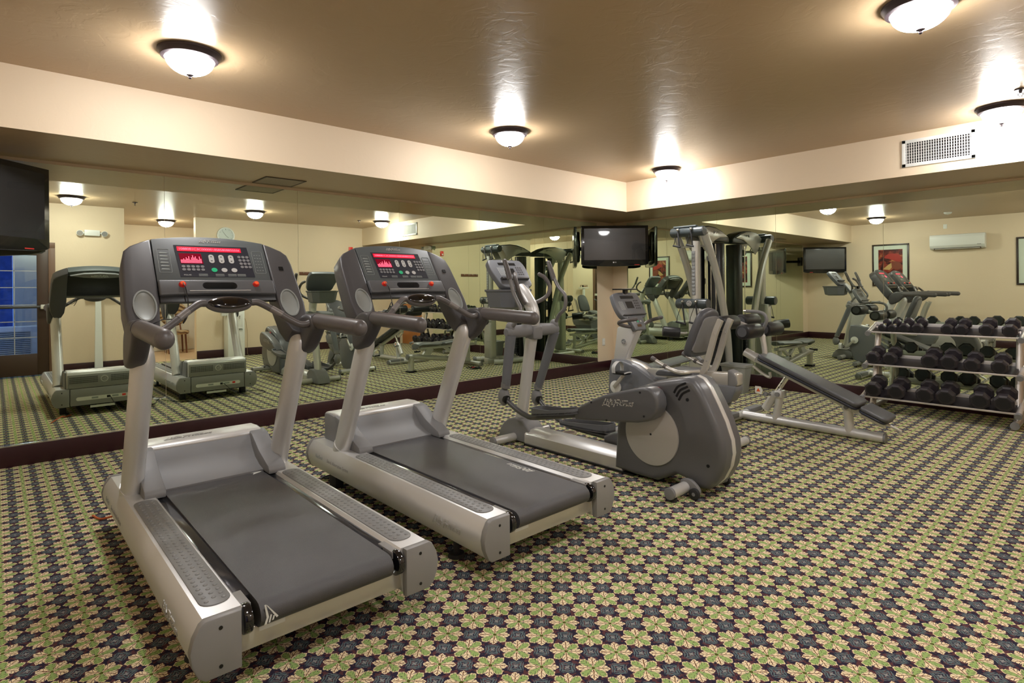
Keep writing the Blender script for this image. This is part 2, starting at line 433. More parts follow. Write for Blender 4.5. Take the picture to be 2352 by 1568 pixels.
# ---------------------------------------------------------------- ceiling lights
domem = mat('lamp_dome_glass', (1, 1, 1), .3, emit=(.985, .975, .97), es=LAMP)
def lamp(x, y, label, z=H):
    t = thing('ceiling_light', label, 'ceiling light', (x, y, z), 'flush dome ceiling lights')
    MB().lathe([(.0, 0), (.178, 0), (.178, -.012), (.168, -.022), (.160, -.040), (.140, -.048), (.134, -.040), (.0, -.038)], (0, 0, 0)).build('rim', bronze, t)
    prof = [(.136 * math.cos(R(a)), -.042 - .098 * math.sin(R(a))) for a in range(0, 86, 9)] + [(0, -.140)]
    MB().lathe([(.0, -.041)] + prof, (0, 0, 0)).build('glass_dome', domem, t)
    MB().lathe([(0, -.136), (.020, -.137), (.022, -.142), (.010, -.148), (.006, -.152), (.010, -.158), (.006, -.164), (0, -.166)], (0, 0, 0), seg=16).build('finial', bronze, t)
    return t
lamp(2.0, -6.79, 'dome ceiling light above the first treadmill, left of the picture')
lamp(1.95, -4.06, 'dome ceiling light over the elliptical trainer, in the middle of the ceiling')
lamp(1.94, -1.39, 'small looking dome ceiling light near the inner soffit corner')
lamp(5.205, -4.06, 'largest looking dome ceiling light at the top right')
lamp(5.19, -1.41, 'dome ceiling light beside the white air vent')
lamp(5.2, -6.80, 'dome ceiling light seen only in the mirrors, above the front of the room')
lamp(7.75, -5.02, 'dome ceiling light of the hall, seen in the left mirror')

# ---------------------------------------------------------------- small ceiling and wall fittings
def vent():
    t = thing('air_vent', 'white louvered air vent on the back soffit face', 'vent', (4.67, -SB, 2.66))
    x0, x1, z0, z1 = -.287, .287, -.132, .132
    m = MB()
    for a in ((x0, z0, x1, z0 + .032), (x0, z1 - .032, x1, z1), (x0, z0, x0 + .032, z1), (x1 - .032, z0, x1, z1)): m.box(a[0], -.012, a[1], a[2], 0, a[3], .002)
    m.build('frame', white, t)
    MB().box(x0 + .03, -.003, z0 + .03, x1 - .03, -.001, z1 - .03).build('back_plate', blackp, t)
    m = MB()
    for k in range(26):
        x = x0 + .04 + k * (x1 - x0 - .08) / 25; m.box(x - .0022, -.010, z0 + .03, x + .0035, -.004, z1 - .03)
    for k in range(7):
        z = z0 + .05 + k * (z1 - z0 - .10) / 6; m.box(x0 + .03, -.006, z - .0015, x1 - .03, -.003, z + .0015)
    m.build('grille', offwhite, t)
vent()
def hatch():
    t = thing('ceiling_access_panel', 'square framed return panel on the underside of the left soffit', 'panel', (.265, -5.61, HS))
    MB().box(-.18, -.18, -.004, .18, .18, 0).build('panel', mat('panel_tan', (.30, .23, .155), .5), t)
    m = MB()
    for a in ((-.195, -.195, .195, -.18), (-.195, .18, .195, .195), (-.195, -.18, -.18, .18), (.18, -.18, .195, .18)): m.box(a[0], a[1], -.006, a[2], a[3], 0)
    m.build('frame', mat('panel_frame', (.05, .03, .02), .5), t)
hatch()
def sprinkler(x, y, lab):
    t = thing('fire_sprinkler', lab, 'sprinkler', (x, y, H), 'ceiling sprinklers')
    MB().lathe([(0, 0), (.042, 0), (.036, -.008), (.012, -.010), (.008, -.03), (0, -.03)], (0, 0, 0), seg=18).build('escutcheon', bronze, t)
    MB().tube([(-.014, 0, -.028), (-.014, 0, -.045), (0, 0, -.055), (.014, 0, -.045), (.014, 0, -.028)], .0025, 1, 8).cyl((0, 0, -.055), (0, 0, -.058), .016, seg=12).build('deflector', bronze, t)
sprinkler(5.36, -1.86, 'ceiling sprinkler at the right picture edge above the lamp')
sprinkler(5.3, -5.95, 'ceiling sprinkler seen in the left mirror near the front lamps')
def smoke():
    t = thing('smoke_detector', 'white round smoke detector on the ceiling, seen in the back mirror', 'smoke detector', (3.25, -6.95, H))
    MB().lathe([(0, 0), (.07, 0), (.07, -.012), (.055, -.03), (.03, -.038), (0, -.038)], (0, 0, 0)).build('body', white, t)
    MB().lathe([(0, -.037), (.012, -.038), (.010, -.046), (0, -.047)], (0, 0, 0), seg=12).build('sensor', offwhite, t)
smoke()
def outlet():
    t = thing('wall_outlet', 'ivory wall outlet low on the plain corner wall strip', 'outlet', (MW, -.258, .475))
    MB().box(0, -.035, -.058, .007, .035, .058, .003).build('plate', offwhite, t)
    m = MB()
    for z in (-.022, .022): m.box(.006, -.016, z - .014, .009, .016, z + .014, .002)
    m.build('socket', white, t)
outlet()
def emlight(loc, face, lab, s=1.):
    """face: outward unit direction 'x-' or 'y-'"""
    t = thing('emergency_light', lab, 'emergency light', loc, 'twin head emergency lights')
    f = (lambda u, v, d: (-d, u, v)) if face == 'x-' else (lambda u, v, d: (u, -d, v))
    MB().extr(rrect(-.11, -.05, .11, .05, .012), f, 0, .06, .006).build('housing', white, t)
    for sg in (-1, 1):
        h = MB(); c = Vector(f(sg * .165, -.005, .05)); n = (Vector(f(sg * .25, -.25, 1)) - Vector(f(0, 0, 0))).normalized()
        h.cyl(c - n * .04, c + n * .03, .03, .05, seg=20).cyl(Vector(f(sg * .11, 0, .03)), c - n * .02, .012, seg=10); hd = h.build('lamp_head', white, t)
        MB().cyl(c + n * .0305, c + n * .034, .043, seg=20).build('lens', mat('lens_silver', (.6, .6, .62), .2, .6), hd)
emlight((6.234, -6.44, 2.39), 'x-', 'twin head emergency light on the wall column beside the glass door, seen reflected')
emlight((5.50, .006, 2.35), 'y-', 'white twin head emergency light above the wooden door, seen in the left mirror')
def alarm():
    t = thing('fire_alarm', 'red fire alarm strobe on the right wall, seen in the left mirror', 'fire alarm', (W, -1.33, 2.33))
    MB().box(-.03, -.05, -.065, 0, .05, .065, .006).build('housing', red, t)
    MB().box(-.045, -.02, -.05, -.03, .02, -.005, .004).build('strobe', offwhite, t)
alarm()
def clock():
    t = thing('wall_clock', 'round white wall clock on the right wall, seen above the first treadmill', 'clock', (W, -4.12, 2.52))
    MB().lathe([(0, 0), (.17, 0), (.175, .02), (.165, .035), (.148, .032), (.146, .012), (0, .012)], (0, 0, 0), (-1, 0, 0), 40).build('rim', white, t)
    MB().cyl((-.0125, 0, 0), (-.014, 0, 0), .145, seg=40).build('dial', mat('dial', (.55, .60, .58), .4), t)
    for k in range(12):
        a = R(30 * k); MB().obox((-.016, .115 * math.sin(a), .115 * math.cos(a)), (-.016, .135 * math.sin(a), .135 * math.cos(a)), .008, .002).build('hour_mark', blackp, t)
    MB().obox((-.018, 0, 0), (-.018, .055, -.045), .009, .002).build('hour_hand', blackp, t)
    MB().obox((-.020, 0, 0), (-.020, -.06, .085), .006, .002).build('minute_hand', blackp, t)
clock()
def coat_rack():
    t = thing('coat_rack', 'dark wooden coat rack with metal pegs on the right wall, seen in the left mirror', 'coat rack', (W, -2.28, 1.75))
    MB().box(-.02, -.30, -.035, 0, .30, .035, .004).build('board', woodrack, t)
    for k in range(4):
        y = -.22 + k * .147; MB().cyl((-.02, y, .005), (-.06, y, .015), .009, seg=10).ball((-.065, y, .017), .015, seg=10).build('peg', chrome, t)
coat_rack()
def ac():
    t = thing('air_conditioner', 'white wall mounted split air conditioner, seen in the back mirror', 'air conditioner', (3.19, -L, 2.32))
    prof = [(0, -.16), (.10, -.165), (.16, -.135), (.20, -.08), (.205, .10), (.19, .15), (.17, .165), (0, .165)]
    MB().yz([(d, z) for d, z in prof], -.49, .49, .008).build('body', white, t)
    MB().yz([(.105, -.166), (.163, -.137), (.166, -.140), (.108, -.170)], -.42, .42).build('louver_slot', mat('ac_slot', (.10, .07, .06), .5), t)
    MB().yz([(.125, -.160), (.150, -.148), (.155, -.152), (.13, -.165)], -.40, .40).build('louver', white, t)
    MB().box(.36, .203, -.085, .43, .207, -.07).build('badge', logo_dark, t)
ac()
MBp = MB().box(-.035, 0, -.05, .035, .006, .05, .002).build('wall_plate', white); MBp.location = (2.955, -L, 2.68)
tag(MBp, 'small white blank plate on the wall above the air conditioner', 'wall plate')
def picture_mat(seed):
    m = bpy.data.materials.new('boxing_print'); m.use_nodes = True; nt = m.node_tree; b = nt.nodes['Principled BSDF']; b.inputs['Roughness'].default_value = .3
    tc = nt.nodes.new('ShaderNodeTexCoord'); mp = nt.nodes.new('ShaderNodeMapping'); mp.inputs['Location'].default_value = (seed, seed * 2, seed); nt.links.new(tc.outputs['Object'], mp.inputs[0])
    n = nt.nodes.new('ShaderNodeTexNoise'); n.inputs['Scale'].default_value = 5; n.inputs['Distortion'].default_value = 1.5; nt.links.new(mp.outputs[0], n.inputs['Vector'])
    cr = nt.nodes.new('ShaderNodeValToRGB'); e = cr.color_ramp.elements; e[0].position = .36; e[0].color = (.02, .006, .008, 1); e[1].position = .75; e[1].color = (.65, .35, .12, 1)
    for p, c in ((.46, (.10, .015, .01, 1)), (.54, (.22, .025, .015, 1)), (.62, (.28, .08, .035, 1))):
        x = e.new(p); x.color = c
    nt.links.new(n.outputs['Fac'], cr.inputs['Fac']); nt.links.new(cr.outputs[0], b.inputs['Base Color']); return m
def picture(loc, face, lab, seed, wdt=.76, hgt=1.0, gloves=True):
    t = thing('framed_picture', lab, 'picture', loc, 'framed sports prints')
    f = (lambda u, v, d: (u, d, v)) if face == 'y+' else (lambda u, v, d: (-d, u, v))
    m = MB()
    w2, h2, b = wdt / 2, hgt / 2, .035
    for a in ((-w2, -h2, w2, -h2 + b), (-w2, h2 - b, w2, h2), (-w2, -h2 + b, -w2 + b, h2 - b), (w2 - b, -h2 + b, w2, h2 - b)):
        m.extr([(a[0], a[1]), (a[2], a[1]), (a[2], a[3]), (a[0], a[3])], f, .001, .03, .003)
    m.build('frame', mat('picture_frame_dark', (.035, .02, .015), .35), t)
    MB().extr([(-w2 + .03, -h2 + .03), (w2 - .03, -h2 + .03), (w2 - .03, h2 - .03), (-w2 + .03, h2 - .03)], f, .001, .012).build('mat_board', mat('mat_board', (.62, .68, .58), .6), t)
    a = .13; p = MB().extr([(-w2 + a, -h2 + a), (w2 - a, -h2 + a), (w2 - a, h2 - a), (-w2 + a, h2 - a)], f, .012, .0135).build('print', picture_mat(seed), t)
    if gloves:
        MB().extr(sm2([(-.13, .18), (-.02, .27), (.16, .25), (.22, .17), (.20, .08), (.10, .09), (-.02, .14)]), f, .0135, .0142).build('glove_shape', mat('print_red', (.36, .03, .02), .35), p)
        MB().extr(ell(.12, -.02, .12, .09, 20, -.3), f, .0135, .0143).build('glove_shape', mat('print_brown', (.20, .05, .025), .35), p)
        MB().extr([(-.16, -.10), (-.06, -.01), (.02, .05), (.03, -.06), (-.02, -.12)], f, .0135, .0144).build('card_shape', mat('print_yellow', (.50, .33, .12), .4), p)
picture((1.885, -L, 1.85), 'y+', 'framed boxing glove print left of the air conditioner, seen in the back mirror', 1.3)
picture((4.55, -L, 1.85), 'y+', 'framed print at the right end of the front wall, seen in the back mirror', 5.7)
def notice():
    t = thing('framed_notice', 'framed white notice sheet on the right wall, seen twice reflected above the elliptical', 'notice', (W, -3.93, 1.78))
    MB().box(-.02, -.17, -.36, 0, .17, .36, .004).build('frame', blackp, t)
    p = MB().box(-.022, -.145, -.335, -.018, .145, .335).build('sheet', white, t)
    m = MB()
    for k in range(9): m.box(-.0235, -.10, .22 - k * .05, -.022, .05 + .05 * ((k * 7) % 3) / 2, .235 - k * .05)
    m.build('print_line', ink, p)
notice()

# doors -------------------------------------------------------------
def glass_door():
    # frame is part of the setting; the leaf too
    fr = MB().box(6.215, -7.03, 0, 6.30, -6.941, 2.109, .003).box(6.215, -8.119, 2.11, 6.30, -6.941, 2.20, .003).box(6.215, -8.119, 0, 6.30, -8.05, 2.109, .003).build('trim_2', jambbrown); struct(fr)
    d = struct(MB().box(6.225, -7.18, .02, 6.275, -7.03, 2.11, .003).box(6.225, -8.05, .02, 6.275, -7.90, 2.11, .003).box(6.225, -7.90, .02, 6.275, -7.18, .37, .003).box(6.225, -7.90, 1.98, 6.275, -7.18, 2.11, .003).build('door_1', doorbrown))
    MB().box(6.247, -7.90, .37, 6.253, -7.18, 1.98).build('glass_pane', glass_m, d)
    m = MB()
    for z in (.64, .90, 1.17, 1.455, 1.724): m.box(6.243, -7.90, z - .006, 6.257, -7.18, z + .006)
    for y in (-7.462, -7.68): m.box(6.243, y - .006, .37, 6.257, y + .006, 1.98)
    m.build('muntin', mat('muntin_pale', (.45, .46, .5), .4), d)
    MB().cyl((6.16, -8.0, 1.136), (6.16, -7.14, 1.136), .022, bevel=.003).build('push_bar', dark, d)
    MB().box(6.13, -7.14, 1.10, 6.225, -7.00, 1.17, .012).box(6.13, -8.06, 1.10, 6.225, -7.98, 1.17, .012).build('push_bar_end', offwhite, d)
glass_door()
def hall_door():
    d = struct(MB().box(9.11, -5.05, .01, 9.15, -4.20, 2.08, .003).build('door_2', white))
    m = MB()
    for z0, z1 in ((.15, .85), (.98, 1.92)):
        for y0, y1 in ((-4.95, -4.66), (-4.59, -4.30)): m.box(9.105, y0, z0, 9.112, y1, z1, .003)
    m.build('door_inset', offwhite, d)
    MB().lathe([(0, 0), (.012, 0), (.012, .03), (.028, .04), (.028, .06), (0, .065)], (9.11, -4.28, 1.0), (-1, 0, 0), 16).build('door_knob', chrome, d)
    struct(MB().box(9.12, -5.13, 0, 9.15, -5.05, 2.16).box(9.12, -4.20, 0, 9.15, -4.12, 2.16).box(9.12, -5.13, 2.08, 9.15, -4.12, 2.16).build('trim_3', white))
hall_door()
def wood_door():
    d = struct(MB().box(5.78, -.012, .01, 6.68, .006, 2.10, .003).build('door_3', woodred))
    MB().lathe([(0, 0), (.012, 0), (.012, .03), (.028, .04), (.028, .06), (0, .065)], (5.86, -.012, 1.0), (0, -1, 0), 16).build('door_knob', chrome, d)
    struct(MB().box(6.68, -.02, 0, 6.77, .006, 2.19, .003).box(5.69, -.02, 0, 5.78, .006, 2.19, .003).box(5.69, -.02, 2.10, 6.77, .006, 2.19, .003).build('trim_4', cream))
wood_door()
# ---------------------------------------------------------------- televisions
def television(a, b, ztop, zbot, lab, mount_lab, corner, logo=True):
    """a,b : plan positions of the left and right front edges seen from the room"""
    a = Vector((a[0], a[1], 0)); b = Vector((b[0], b[1], 0)); u = (b - a).normalized(); wd = (b - a).length
    n = Vector((u.y, -u.x, 0))                                  # towards the room
    c = (a + b) / 2; zc = (ztop + zbot) / 2; hh = (ztop - zbot) / 2; hw = wd / 2
    t = thing('television', lab, 'television', (c.x, c.y, zc), 'corner televisions')
    f = lambda U, V, d: u * U + Vector((0, 0, V)) + n * d
    out = [(-hw, hh), (-hw, -hh + .035), (-hw + .03, -hh + .02)] + [(x * hw, -hh + .012 - .014 * (1 - abs(x))) for x in (-.8, -.4, 0, .4, .8)] + [(hw - .03, -hh + .02), (hw, -hh + .035), (hw, hh)]
    MB().extr(out, f, -.045, 0, .004).extr(rrect(-hw * .8, -hh * .75, hw * .8, hh * .8, .05), f, -.095, -.04, .02).build('housing', tvback, t)
    MB().extr([(-hw + .045, -hh + .10), (hw - .045, -hh + .10), (hw - .045, hh - .042), (-hw + .045, hh - .042)], f, -.004, .0012).build('screen', clearpl, t)
    if logo:
        text('logo', 'LG', .024, logo_m, lambda U, V, d: f(U + .008, V - hh + .062, .001 + d), t, .0006)
        MB().extr(ell(-.022, -hh + .062, .010, .010), f, .0005, .0015).build('logo_badge', logo_m, t)
    MB().extr(rrect(hw - .22, -hh + .018, hw - .14, -hh + .026, .003), f, .0005, .0015).build('power_light', red, t)
    # wall mount behind it
    cp = Vector((corner[0], corner[1], 0)); back = c - n * .10
    m = MB((c.x, c.y, zc)); B0 = Vector((back.x, back.y, zc)); C0 = Vector((cp.x, cp.y, zc)); mid = (B0 + C0) / 2 + u * .03
    m.obox(B0, mid, .05, .06, .004).obox(mid, C0, .05, .06, .004).extr([(-.15, -.12), (.15, -.12), (.15, .12), (-.15, .12)], lambda U, V, d: Vector((c.x, c.y, zc)) + f(U, V, d), -.112, -.096, .003)
    m.build('swing_arm', blackp, t)
    MB((c.x, c.y, zc)).obox(C0 - u * .12 + n * .10, C0 + u * .12 + n * .10, .03, .22, .003).build('mounting_plate', blackp, t)
    return t
television((.076, -.886), (.790, -.125), 2.335, 1.70, 'flat black television angled in the far room corner', 'black swing arm mount behind the far corner television', (.07, -.07))
television((.972, -8.115), (.237, -7.38), 2.33, 1.68, 'large looking black television at the left picture edge', 'black swing arm mount behind the left television', (.07, -8.185), False)

# ---------------------------------------------------------------- treadmills (local x runs from the front hood to the rear)
def treadmill(loc, label):
    t = thing('treadmill', label, 'treadmill', loc, 'treadmills facing the left mirror wall')
    rail = lambda s: [(s * .300, .285), (s * .312, .300), (s * .432, .300), (s * .444, .285), (s * .464, .255), (s * .473, .215), (s * .468, .175), (s * .450, .130), (s * .43, .112), (s * .325, .112), (s * .318, .12)]
    for s in (-1, 1):
        rl = MB().yz(rail(s), .035, 1.985, .0015).build('side_rail', silver, t)
        cap = [(s * .318, .302), (s * .43, .304), (s * .447, .292), (s * .467, .255), (s * .477, .213), (s * .471, .170), (s * .452, .126), (s * .43, .108), (s * .318, .108)]
        c = MB().yz(cap, 1.985, 2.02, .008).build('rear_end_cap', capgrey, t)
        MB().cyl((2.016, s * .385, .268), (2.0215, s * .385, .268), .0065, seg=10).cyl((2.016, s * .385, .142), (2.0215, s * .385, .142), .0065, seg=10).build('screw_hole', blackp, c)
        c = MB().yz(cap, 0, .037, .008).build('front_end_cap', capgrey, t)
        MB().cyl((-.0015, s * .385, .268), (.004, s * .385, .268), .0065, seg=10).cyl((-.0015, s * .385, .142), (.004, s * .385, .142), .0065, seg=10).build('screw_hole', blackp, c)
        pd = MB().xy(rrect(.62, min(s * .318, s * .418), 1.925, max(s * .318, s * .418), .045), .299, .304, .0015).build('tread_pad', padgrey, t)
        m = MB()
        for i in range(35):
            for j in range(3):
                x = .66 + i * .0362 + (.018 if j == 1 else 0); y = s * (.340 + j * .028)
                if x < 1.90: m.lathe([(.0085, 0), (.0072, .0026), (.0035, .0038), (0, .0042)], (x, y, .3035), seg=8)
        m.build('traction_dots', padgrey, pd)
        MB().box(.45, min(s * .252, s * .302), .262, 1.90, max(s * .252, s * .302), .286, .001).build('deck_edge', mat('deck_edge_steel', (.045, .045, .05), .13, .3), t)
        MB().box(1.86, min(s * .276, s * .316), .262, 1.975, max(s * .276, s * .316), .292, .002).build('roller_guard', capgrey, t)
        MB().cyl((1.975, s * .281, .245), (1.975, s * .309, .245), .050, seg=24, bevel=.004).build('roller_end', blackgloss, t)
        # uprights
        MB().tube([(.395, s * .385, .295), (.737, s * .385, 1.03), (.744, s * .385, 1.075), (.738, s * .385, 1.125)], [.072, .072, .064, .040], 1, 24, ry=.052, up=(0, 1, 0)).build('upright', silver, t)
        MB().tube([(.385, s * .385, .285), (.408, s * .385, .325)], .076, 1, 24, ry=.056, up=(0, 1, 0)).build('upright_collar', silver, t)
        # wedge foot beside the hood
        MB().extr([(.22, .49), (.30, .475), (.42, .40), (.585, .335), (.60, .315), (.60, .290), (.30, .290)], lambda u, v, d: (u, d, v), s * .262, s * .362, .008).build('upright_foot_cover', midgrey, t)
        MB().extr([(.055, .30), (.055, .480), (.12, .487), (.22, .478), (.34, .435), (.34, .30)], lambda u, v, d: (u, d, v), s * .355, s * .30, .004).build('hood_side', midgrey, t)
        # arm bracket
        MB().xz(sm2([(.705, 1.15), (.76, 1.213), (.85, 1.235), (.93, 1.214), (.952, 1.16), (.90, 1.09), (.84, 1.035), (.765, 1.0), (.715, 1.005), (.695, 1.06)], 4), s * .422 - .042, s * .422 + .042, .022, 3).build('arm_bracket', dark, t)
        hr = MB().tube([(.885, s * .425, 1.196), (1.05, s * .425, 1.192), (1.425, s * .425, 1.178)], .038, 1, 20, round_end=True, ry=.043).build('handrail', warmdark, t)
        MB().tube([(.90, s * .425, 1.1955), (.925, s * .425, 1.195)], .0405, 1, 20, ry=.0455).build('handrail_ring', dark, hr)
        MB().box(.20, s * .36 - .03, 0, .30, s * .36 + .03, .115, .006).cyl((.24, s * .36 - .025, .04), (.24, s * .36 + .025, .04), .04).build('front_wheel', rubber, t)
        MB().cyl((1.66, s * .37, 0), (1.66, s * .37, .018), .045, .04).cyl((1.66, s * .37, .015), (1.66, s * .37, .115), .016).build('levelling_foot', rubber, t)
    # belt
    MB().xz([(.28, .292), (1.975, .292), (1.995, .288), (2.012, .275), (2.021, .258), (2.021, .238), (2.010, .218), (1.99, .205), (1.965, .20), (.28, .20)], -.258, .258, .0).build('running_belt', mat('belt_rubber', (.074, .073, .078), .42, bump=.6, bscale=420, var=.30, vscale=3.5), t)
    MB().box(1.955, -.318, .132, 1.975, .318, .203, .003).build('rear_crossbar', silverb, t)
    MB().box(1.9755, -.25, .182, 1.9765, -.16, .197).build('serial_label', white, t)
    MB().box(.05, -.30, .10, .40, .30, .20).build('base_pan', blackp, t)
    # hood
    prof = [(.018, .30), (.018, .455), (.030, .482), (.06, .492), (.16, .497), (.235, .492), (.262, .478), (.262, .30)]
    MB().xz(prof, -.34, .34, .010, 3).build('motor_hood', silver, t)
    MB().xz([(.225, .488), (.258, .470), (.30, .405), (.36, .348), (.44, .315), (.505, .302), (.505, .290), (.225, .290)], -.270, .270, .0).build('hood_apron', midgrey, t)
    script_logo('hood_logo', lambda u, v, d: (.17 - v, -.06 + u, .4968 + d), .26, logo_dark, t)
    # front face of the hood and its lower panel, seen in the mirror
    hp = MB().box(.006, -.335, .305, .019, .335, .455, .004).build('front_panel', capgrey, t)
    m = MB()
    for sy in (-1, 1):
        for i in range(24):
            for k in range(4):
                y = sy * (.065 + i * .0108); z = .365 + k * .019; m.box(.0045, y - .0028, z - .006, .0065, y + .0028, z + .006)
    m.build('vent_slots', blackp, hp, kind='stuff')
    MB().cyl((.006, 0, .392), (.001, 0, .392), .036, seg=28).build('badge', logo_m, hp)
    MB().cyl((.002, 0, .392), (0, 0, .392), .028, seg=28).build('badge_disc', capgrey, hp)
    MB().obox((-.001, -.022, .385), (-.001, .018, .405), .008, .002).obox((-.001, -.005, .378), (-.001, .022, .385), .008, .002).build('badge_mark', logo_m, hp)
    lp = MB().box(.004, -.312, .112, .03, .312, .30, .006).build('lower_front_panel', capgrey, t)
    MB().yz(rrect(-.26, .165, .26, .205, .019), .001, .006).build('socket_plate', offwhite, lp)
    MB().box(-.001, .165, .175, .002, .20, .198).build('power_switch', red, lp)
    MB().box(-.001, .02, .172, .002, .05, .198).build('power_socket', blackp, lp)
    MB().box(-.001, -.12, .176, .002, -.06, .196).box(-.001, .07, .176, .002, .13, .196).build('data_label', inkdim, lp)
    MB().box(.03, -.13, .072, .034, .10, .098).build('warning_label', offwhite, t)
    def ys(z):
        pr = [(.112, .43), (.130, .450), (.175, .468), (.215, .473), (.255, .464), (.285, .444), (.30, .432)]
        for (z0, y0), (z1, y1) in zip(pr, pr[1:]):
            if z0 <= z <= z1: return -(y0 + (y1 - y0) * (z - z0) / (z1 - z0))
        return -.473
    script_logo('side_logo', lambda u, v, d: (1.715 + u, ys(.205 + v) - .0005 - d, .205 + v), .24, logo_m, t, None, .003)
    text('side_text', 'FlexDeck', .030, inkdim, lambda u, v, d: (.22 + u, ys(.222 + v) - .0008 - d * .3, .222 + v), t, .001)
    text('side_text', 'Shock Absorption System', .030, logo_dark, lambda u, v, d: (.50 + u, ys(.222 + v) - .0008 - d * .3, .222 + v), t, .001)
    # console ------------------------------------------------------
    ca, sa = .571, .821
    f = lambda y, s, n: (.74 - ca * s + sa * n, y, 1.20 + sa * s + ca * n)
    for g in (-1, 1):
        out = [(g * .296, .556), (g * .340, .535), (g * .395, .503), (g * .425, .470), (g * .438, .40), (g * .452, .12), (g * .445, .02), (g * .42, -.06), (g * .38, -.095), (g * .335, -.075), (g * .31, -.01), (g * .296, .14)]
        pod = MB().extr(out, f, -.125, .004, .012, 3).build('console_side_pod', mat('pod_grey', (.070, .067, .071), .42, bump=.10, bscale=700, var=.12, vscale=5), t)
        cut(pod, MB().extr(ell(g * .364, .118, .046, .086, 28), lambda u, v, d: (f(u, v, d)[0], u, f(u, v, d)[2]), -.105, .03))
        MB().poly3([[f(a_, b_, d) for a_, b_ in ell(g * .364, .118 + off, rx * .82, ry * .98, 32)] for rx, ry, d, off in ((.056, .088, -.002, 0), (.064, .097, .003, 0), (.064, .097, .0075, 0), (.056, .088, .0075, 0), (.0535, .0855, -.002, 0), (.050, .075, -.07, -.01), (.046, .065, -.098, -.012))], True).build('cup_holder', mat('cup_grey', (.30, .32, .31), .4, .2), pod)
    arc = lambda y: .587 - (y / .296) ** 2 * .031
    top = [(-.293 + .586 * k / 12, arc(-.293 + .586 * k / 12)) for k in range(13)]
    pn = MB().extr([(-.293, .262)] + top + [(.293, .262)], f, -.10, 0, .004).build('console_panel', panelgrey, t)
    MB().extr([(-.28, .525), (-.15, .556), (0, .566), (.15, .556), (.28, .525), (.15, .503), (0, .495), (-.15, .503)], f, -.135, -.098, .006).build('console_back_badge', midgrey, pn)
    MB().extr([(-.30, .525), (-.30, .235), (.30, .235), (.30, .525)], f, -.118, -.085, .008).build('console_back', blackp, t)
    script_logo('back_logo', lambda u, v, d: f(-u, .527 + v, -.1355 - d), .17, ink, t)
    shelf = MB().extr([(-.293, .268), (.293, .268), (.293, .172), (0, .182), (-.293, .172)], f, -.045, .022, .008, 3).build('reading_shelf', mat('shelf_grey', (.098, .10, .106), .45), t)
    cut(shelf, MB().extr(rrect(-.088, .205, .088, .250, .021), f, -.06, .05))
    MB().extr(rrect(-.092, .200, .092, .255, .024), f, -.07, -.044).build('shelf_slot', blackp, shelf)
    MB().extr([(-.155, .196), (.155, .196), (.155, .192), (-.155, .192)], f, .021, .0245).build('shelf_lip', silver, shelf)
    wp = [f(0, s_, n_) for s_, n_ in ((.176, .004), (.140, -.004), (.150, -.035), (.225, -.10), (.30, -.10))]
    MB().xz([(p_[0], p_[2]) for p_ in wp], -.294, .294, .004).build('console_underside', blackp, t)
    for y in (-.185, .19):
        b = MB().lathe([(.018, 0), (.016, .010), (.013, .016), (0, .016)], f(y, .235, .022), (sa, 0, ca), 20).build('emergency_stop', red, t)
        MB().lathe([(0, .0155), (.011, .0163), (.010, .0185), (0, .019)], f(y, .235, .022), (sa, 0, ca), 20).build('stop_face', mat('stop_orange', (.85, .12, .03), .4, emit=(.9, .08, .03), es=.04), b)
    # display
    dp = MB().extr([(-.190, .520), (.195, .520), (.205, .302), (-.180, .302)], f, 0, .0016).build('display_panel', mat('display_black', (.03, .032, .045), .3), t)
    MB().extr([(-.176, .509), (.158, .509), (.158, .478), (-.176, .478)], f, .0014, .003).build('message_display', redglow, dp)
    text('message_digits', '1088081C3C0000018S8580885S5S6', .0235, redlite, lambda u, v, d: f(u - .009, v * .9 + .493, .003 + d), dp, .0003, .0, True, .92)
    MB().extr([(-.172, .462), (-.060, .462), (-.056, .392), (-.168, .392)], f, .0014, .003).build('program_display', leddark, dp)
    m = MB(); hts = [3, 3, 4, 3, 5, 4, 6, 3, 5, 7, 5, 6, 4, 3, 6, 4]
    for i in range(16):
        for k in range(hts[i]):
            y = -.164 + i * .0066; z = .3985 + k * .0078; m.extr([(y - .002, z - .0028), (y + .002, z - .0028), (y + .002, z + .0028), (y - .002, z + .0028)], f, .003, .0034)
    m.build('program_dots', redlite, dp)
    for y in (-.010, .042, .094):
        b = MB().extr(rrect(y - .014, .398, y + .014, .458, .0138), f, .0014, .003).build('arrow_button', ovalwhite, dp)
        MB().extr([(y - .006, .440), (y, .447), (y + .006, .440)], f, .003, .0034).extr([(y - .006, .416), (y, .409), (y + .006, .416)], f, .003, .0034).build('arrow_mark', blackp, b)
    for y, mm in ((-.006, green), (.046, ovalwhite), (.099, ovalwhite)):
        MB().extr(ell(y, .350, .0155, .0145), f, .0014, .003).build('round_button', mm, dp)
    for i in range(3):
        for k in range(4):
            MB().extr(ell(.140 + i * .022 + k * .002, .446 - k * .024, .0092, .0092, 14), f, .0014, .003).build('number_key', ovalgrey, dp)
    for i in range(5):
        for k in range(2): MB().extr(ell(-.158 + i * .0235, .372 - k * .021, .0095, .0085, 14), f, .0014, .003).build('program_key', ovalgrey, dp)
    m = MB()
    for y0 in (-.09, -.005, .06, .11):
        for k in range(3): m.extr([(y0, .322 - k * .006), (y0 + .045, .322 - k * .006), (y0 + .045, .3195 - k * .006), (y0, .3195 - k * .006)], f, .0014, .0022)
    m.build('fine_print', inkdim, dp)
    text('sensor_name', 'POLAR', .012, ink, lambda u, v, d: f(u - .145, v + .314, .002 + d), dp, .0002)
    script_logo('console_logo', lambda u, v, d: f(u, v + .553, d + .0003), .115, logo_m, t)
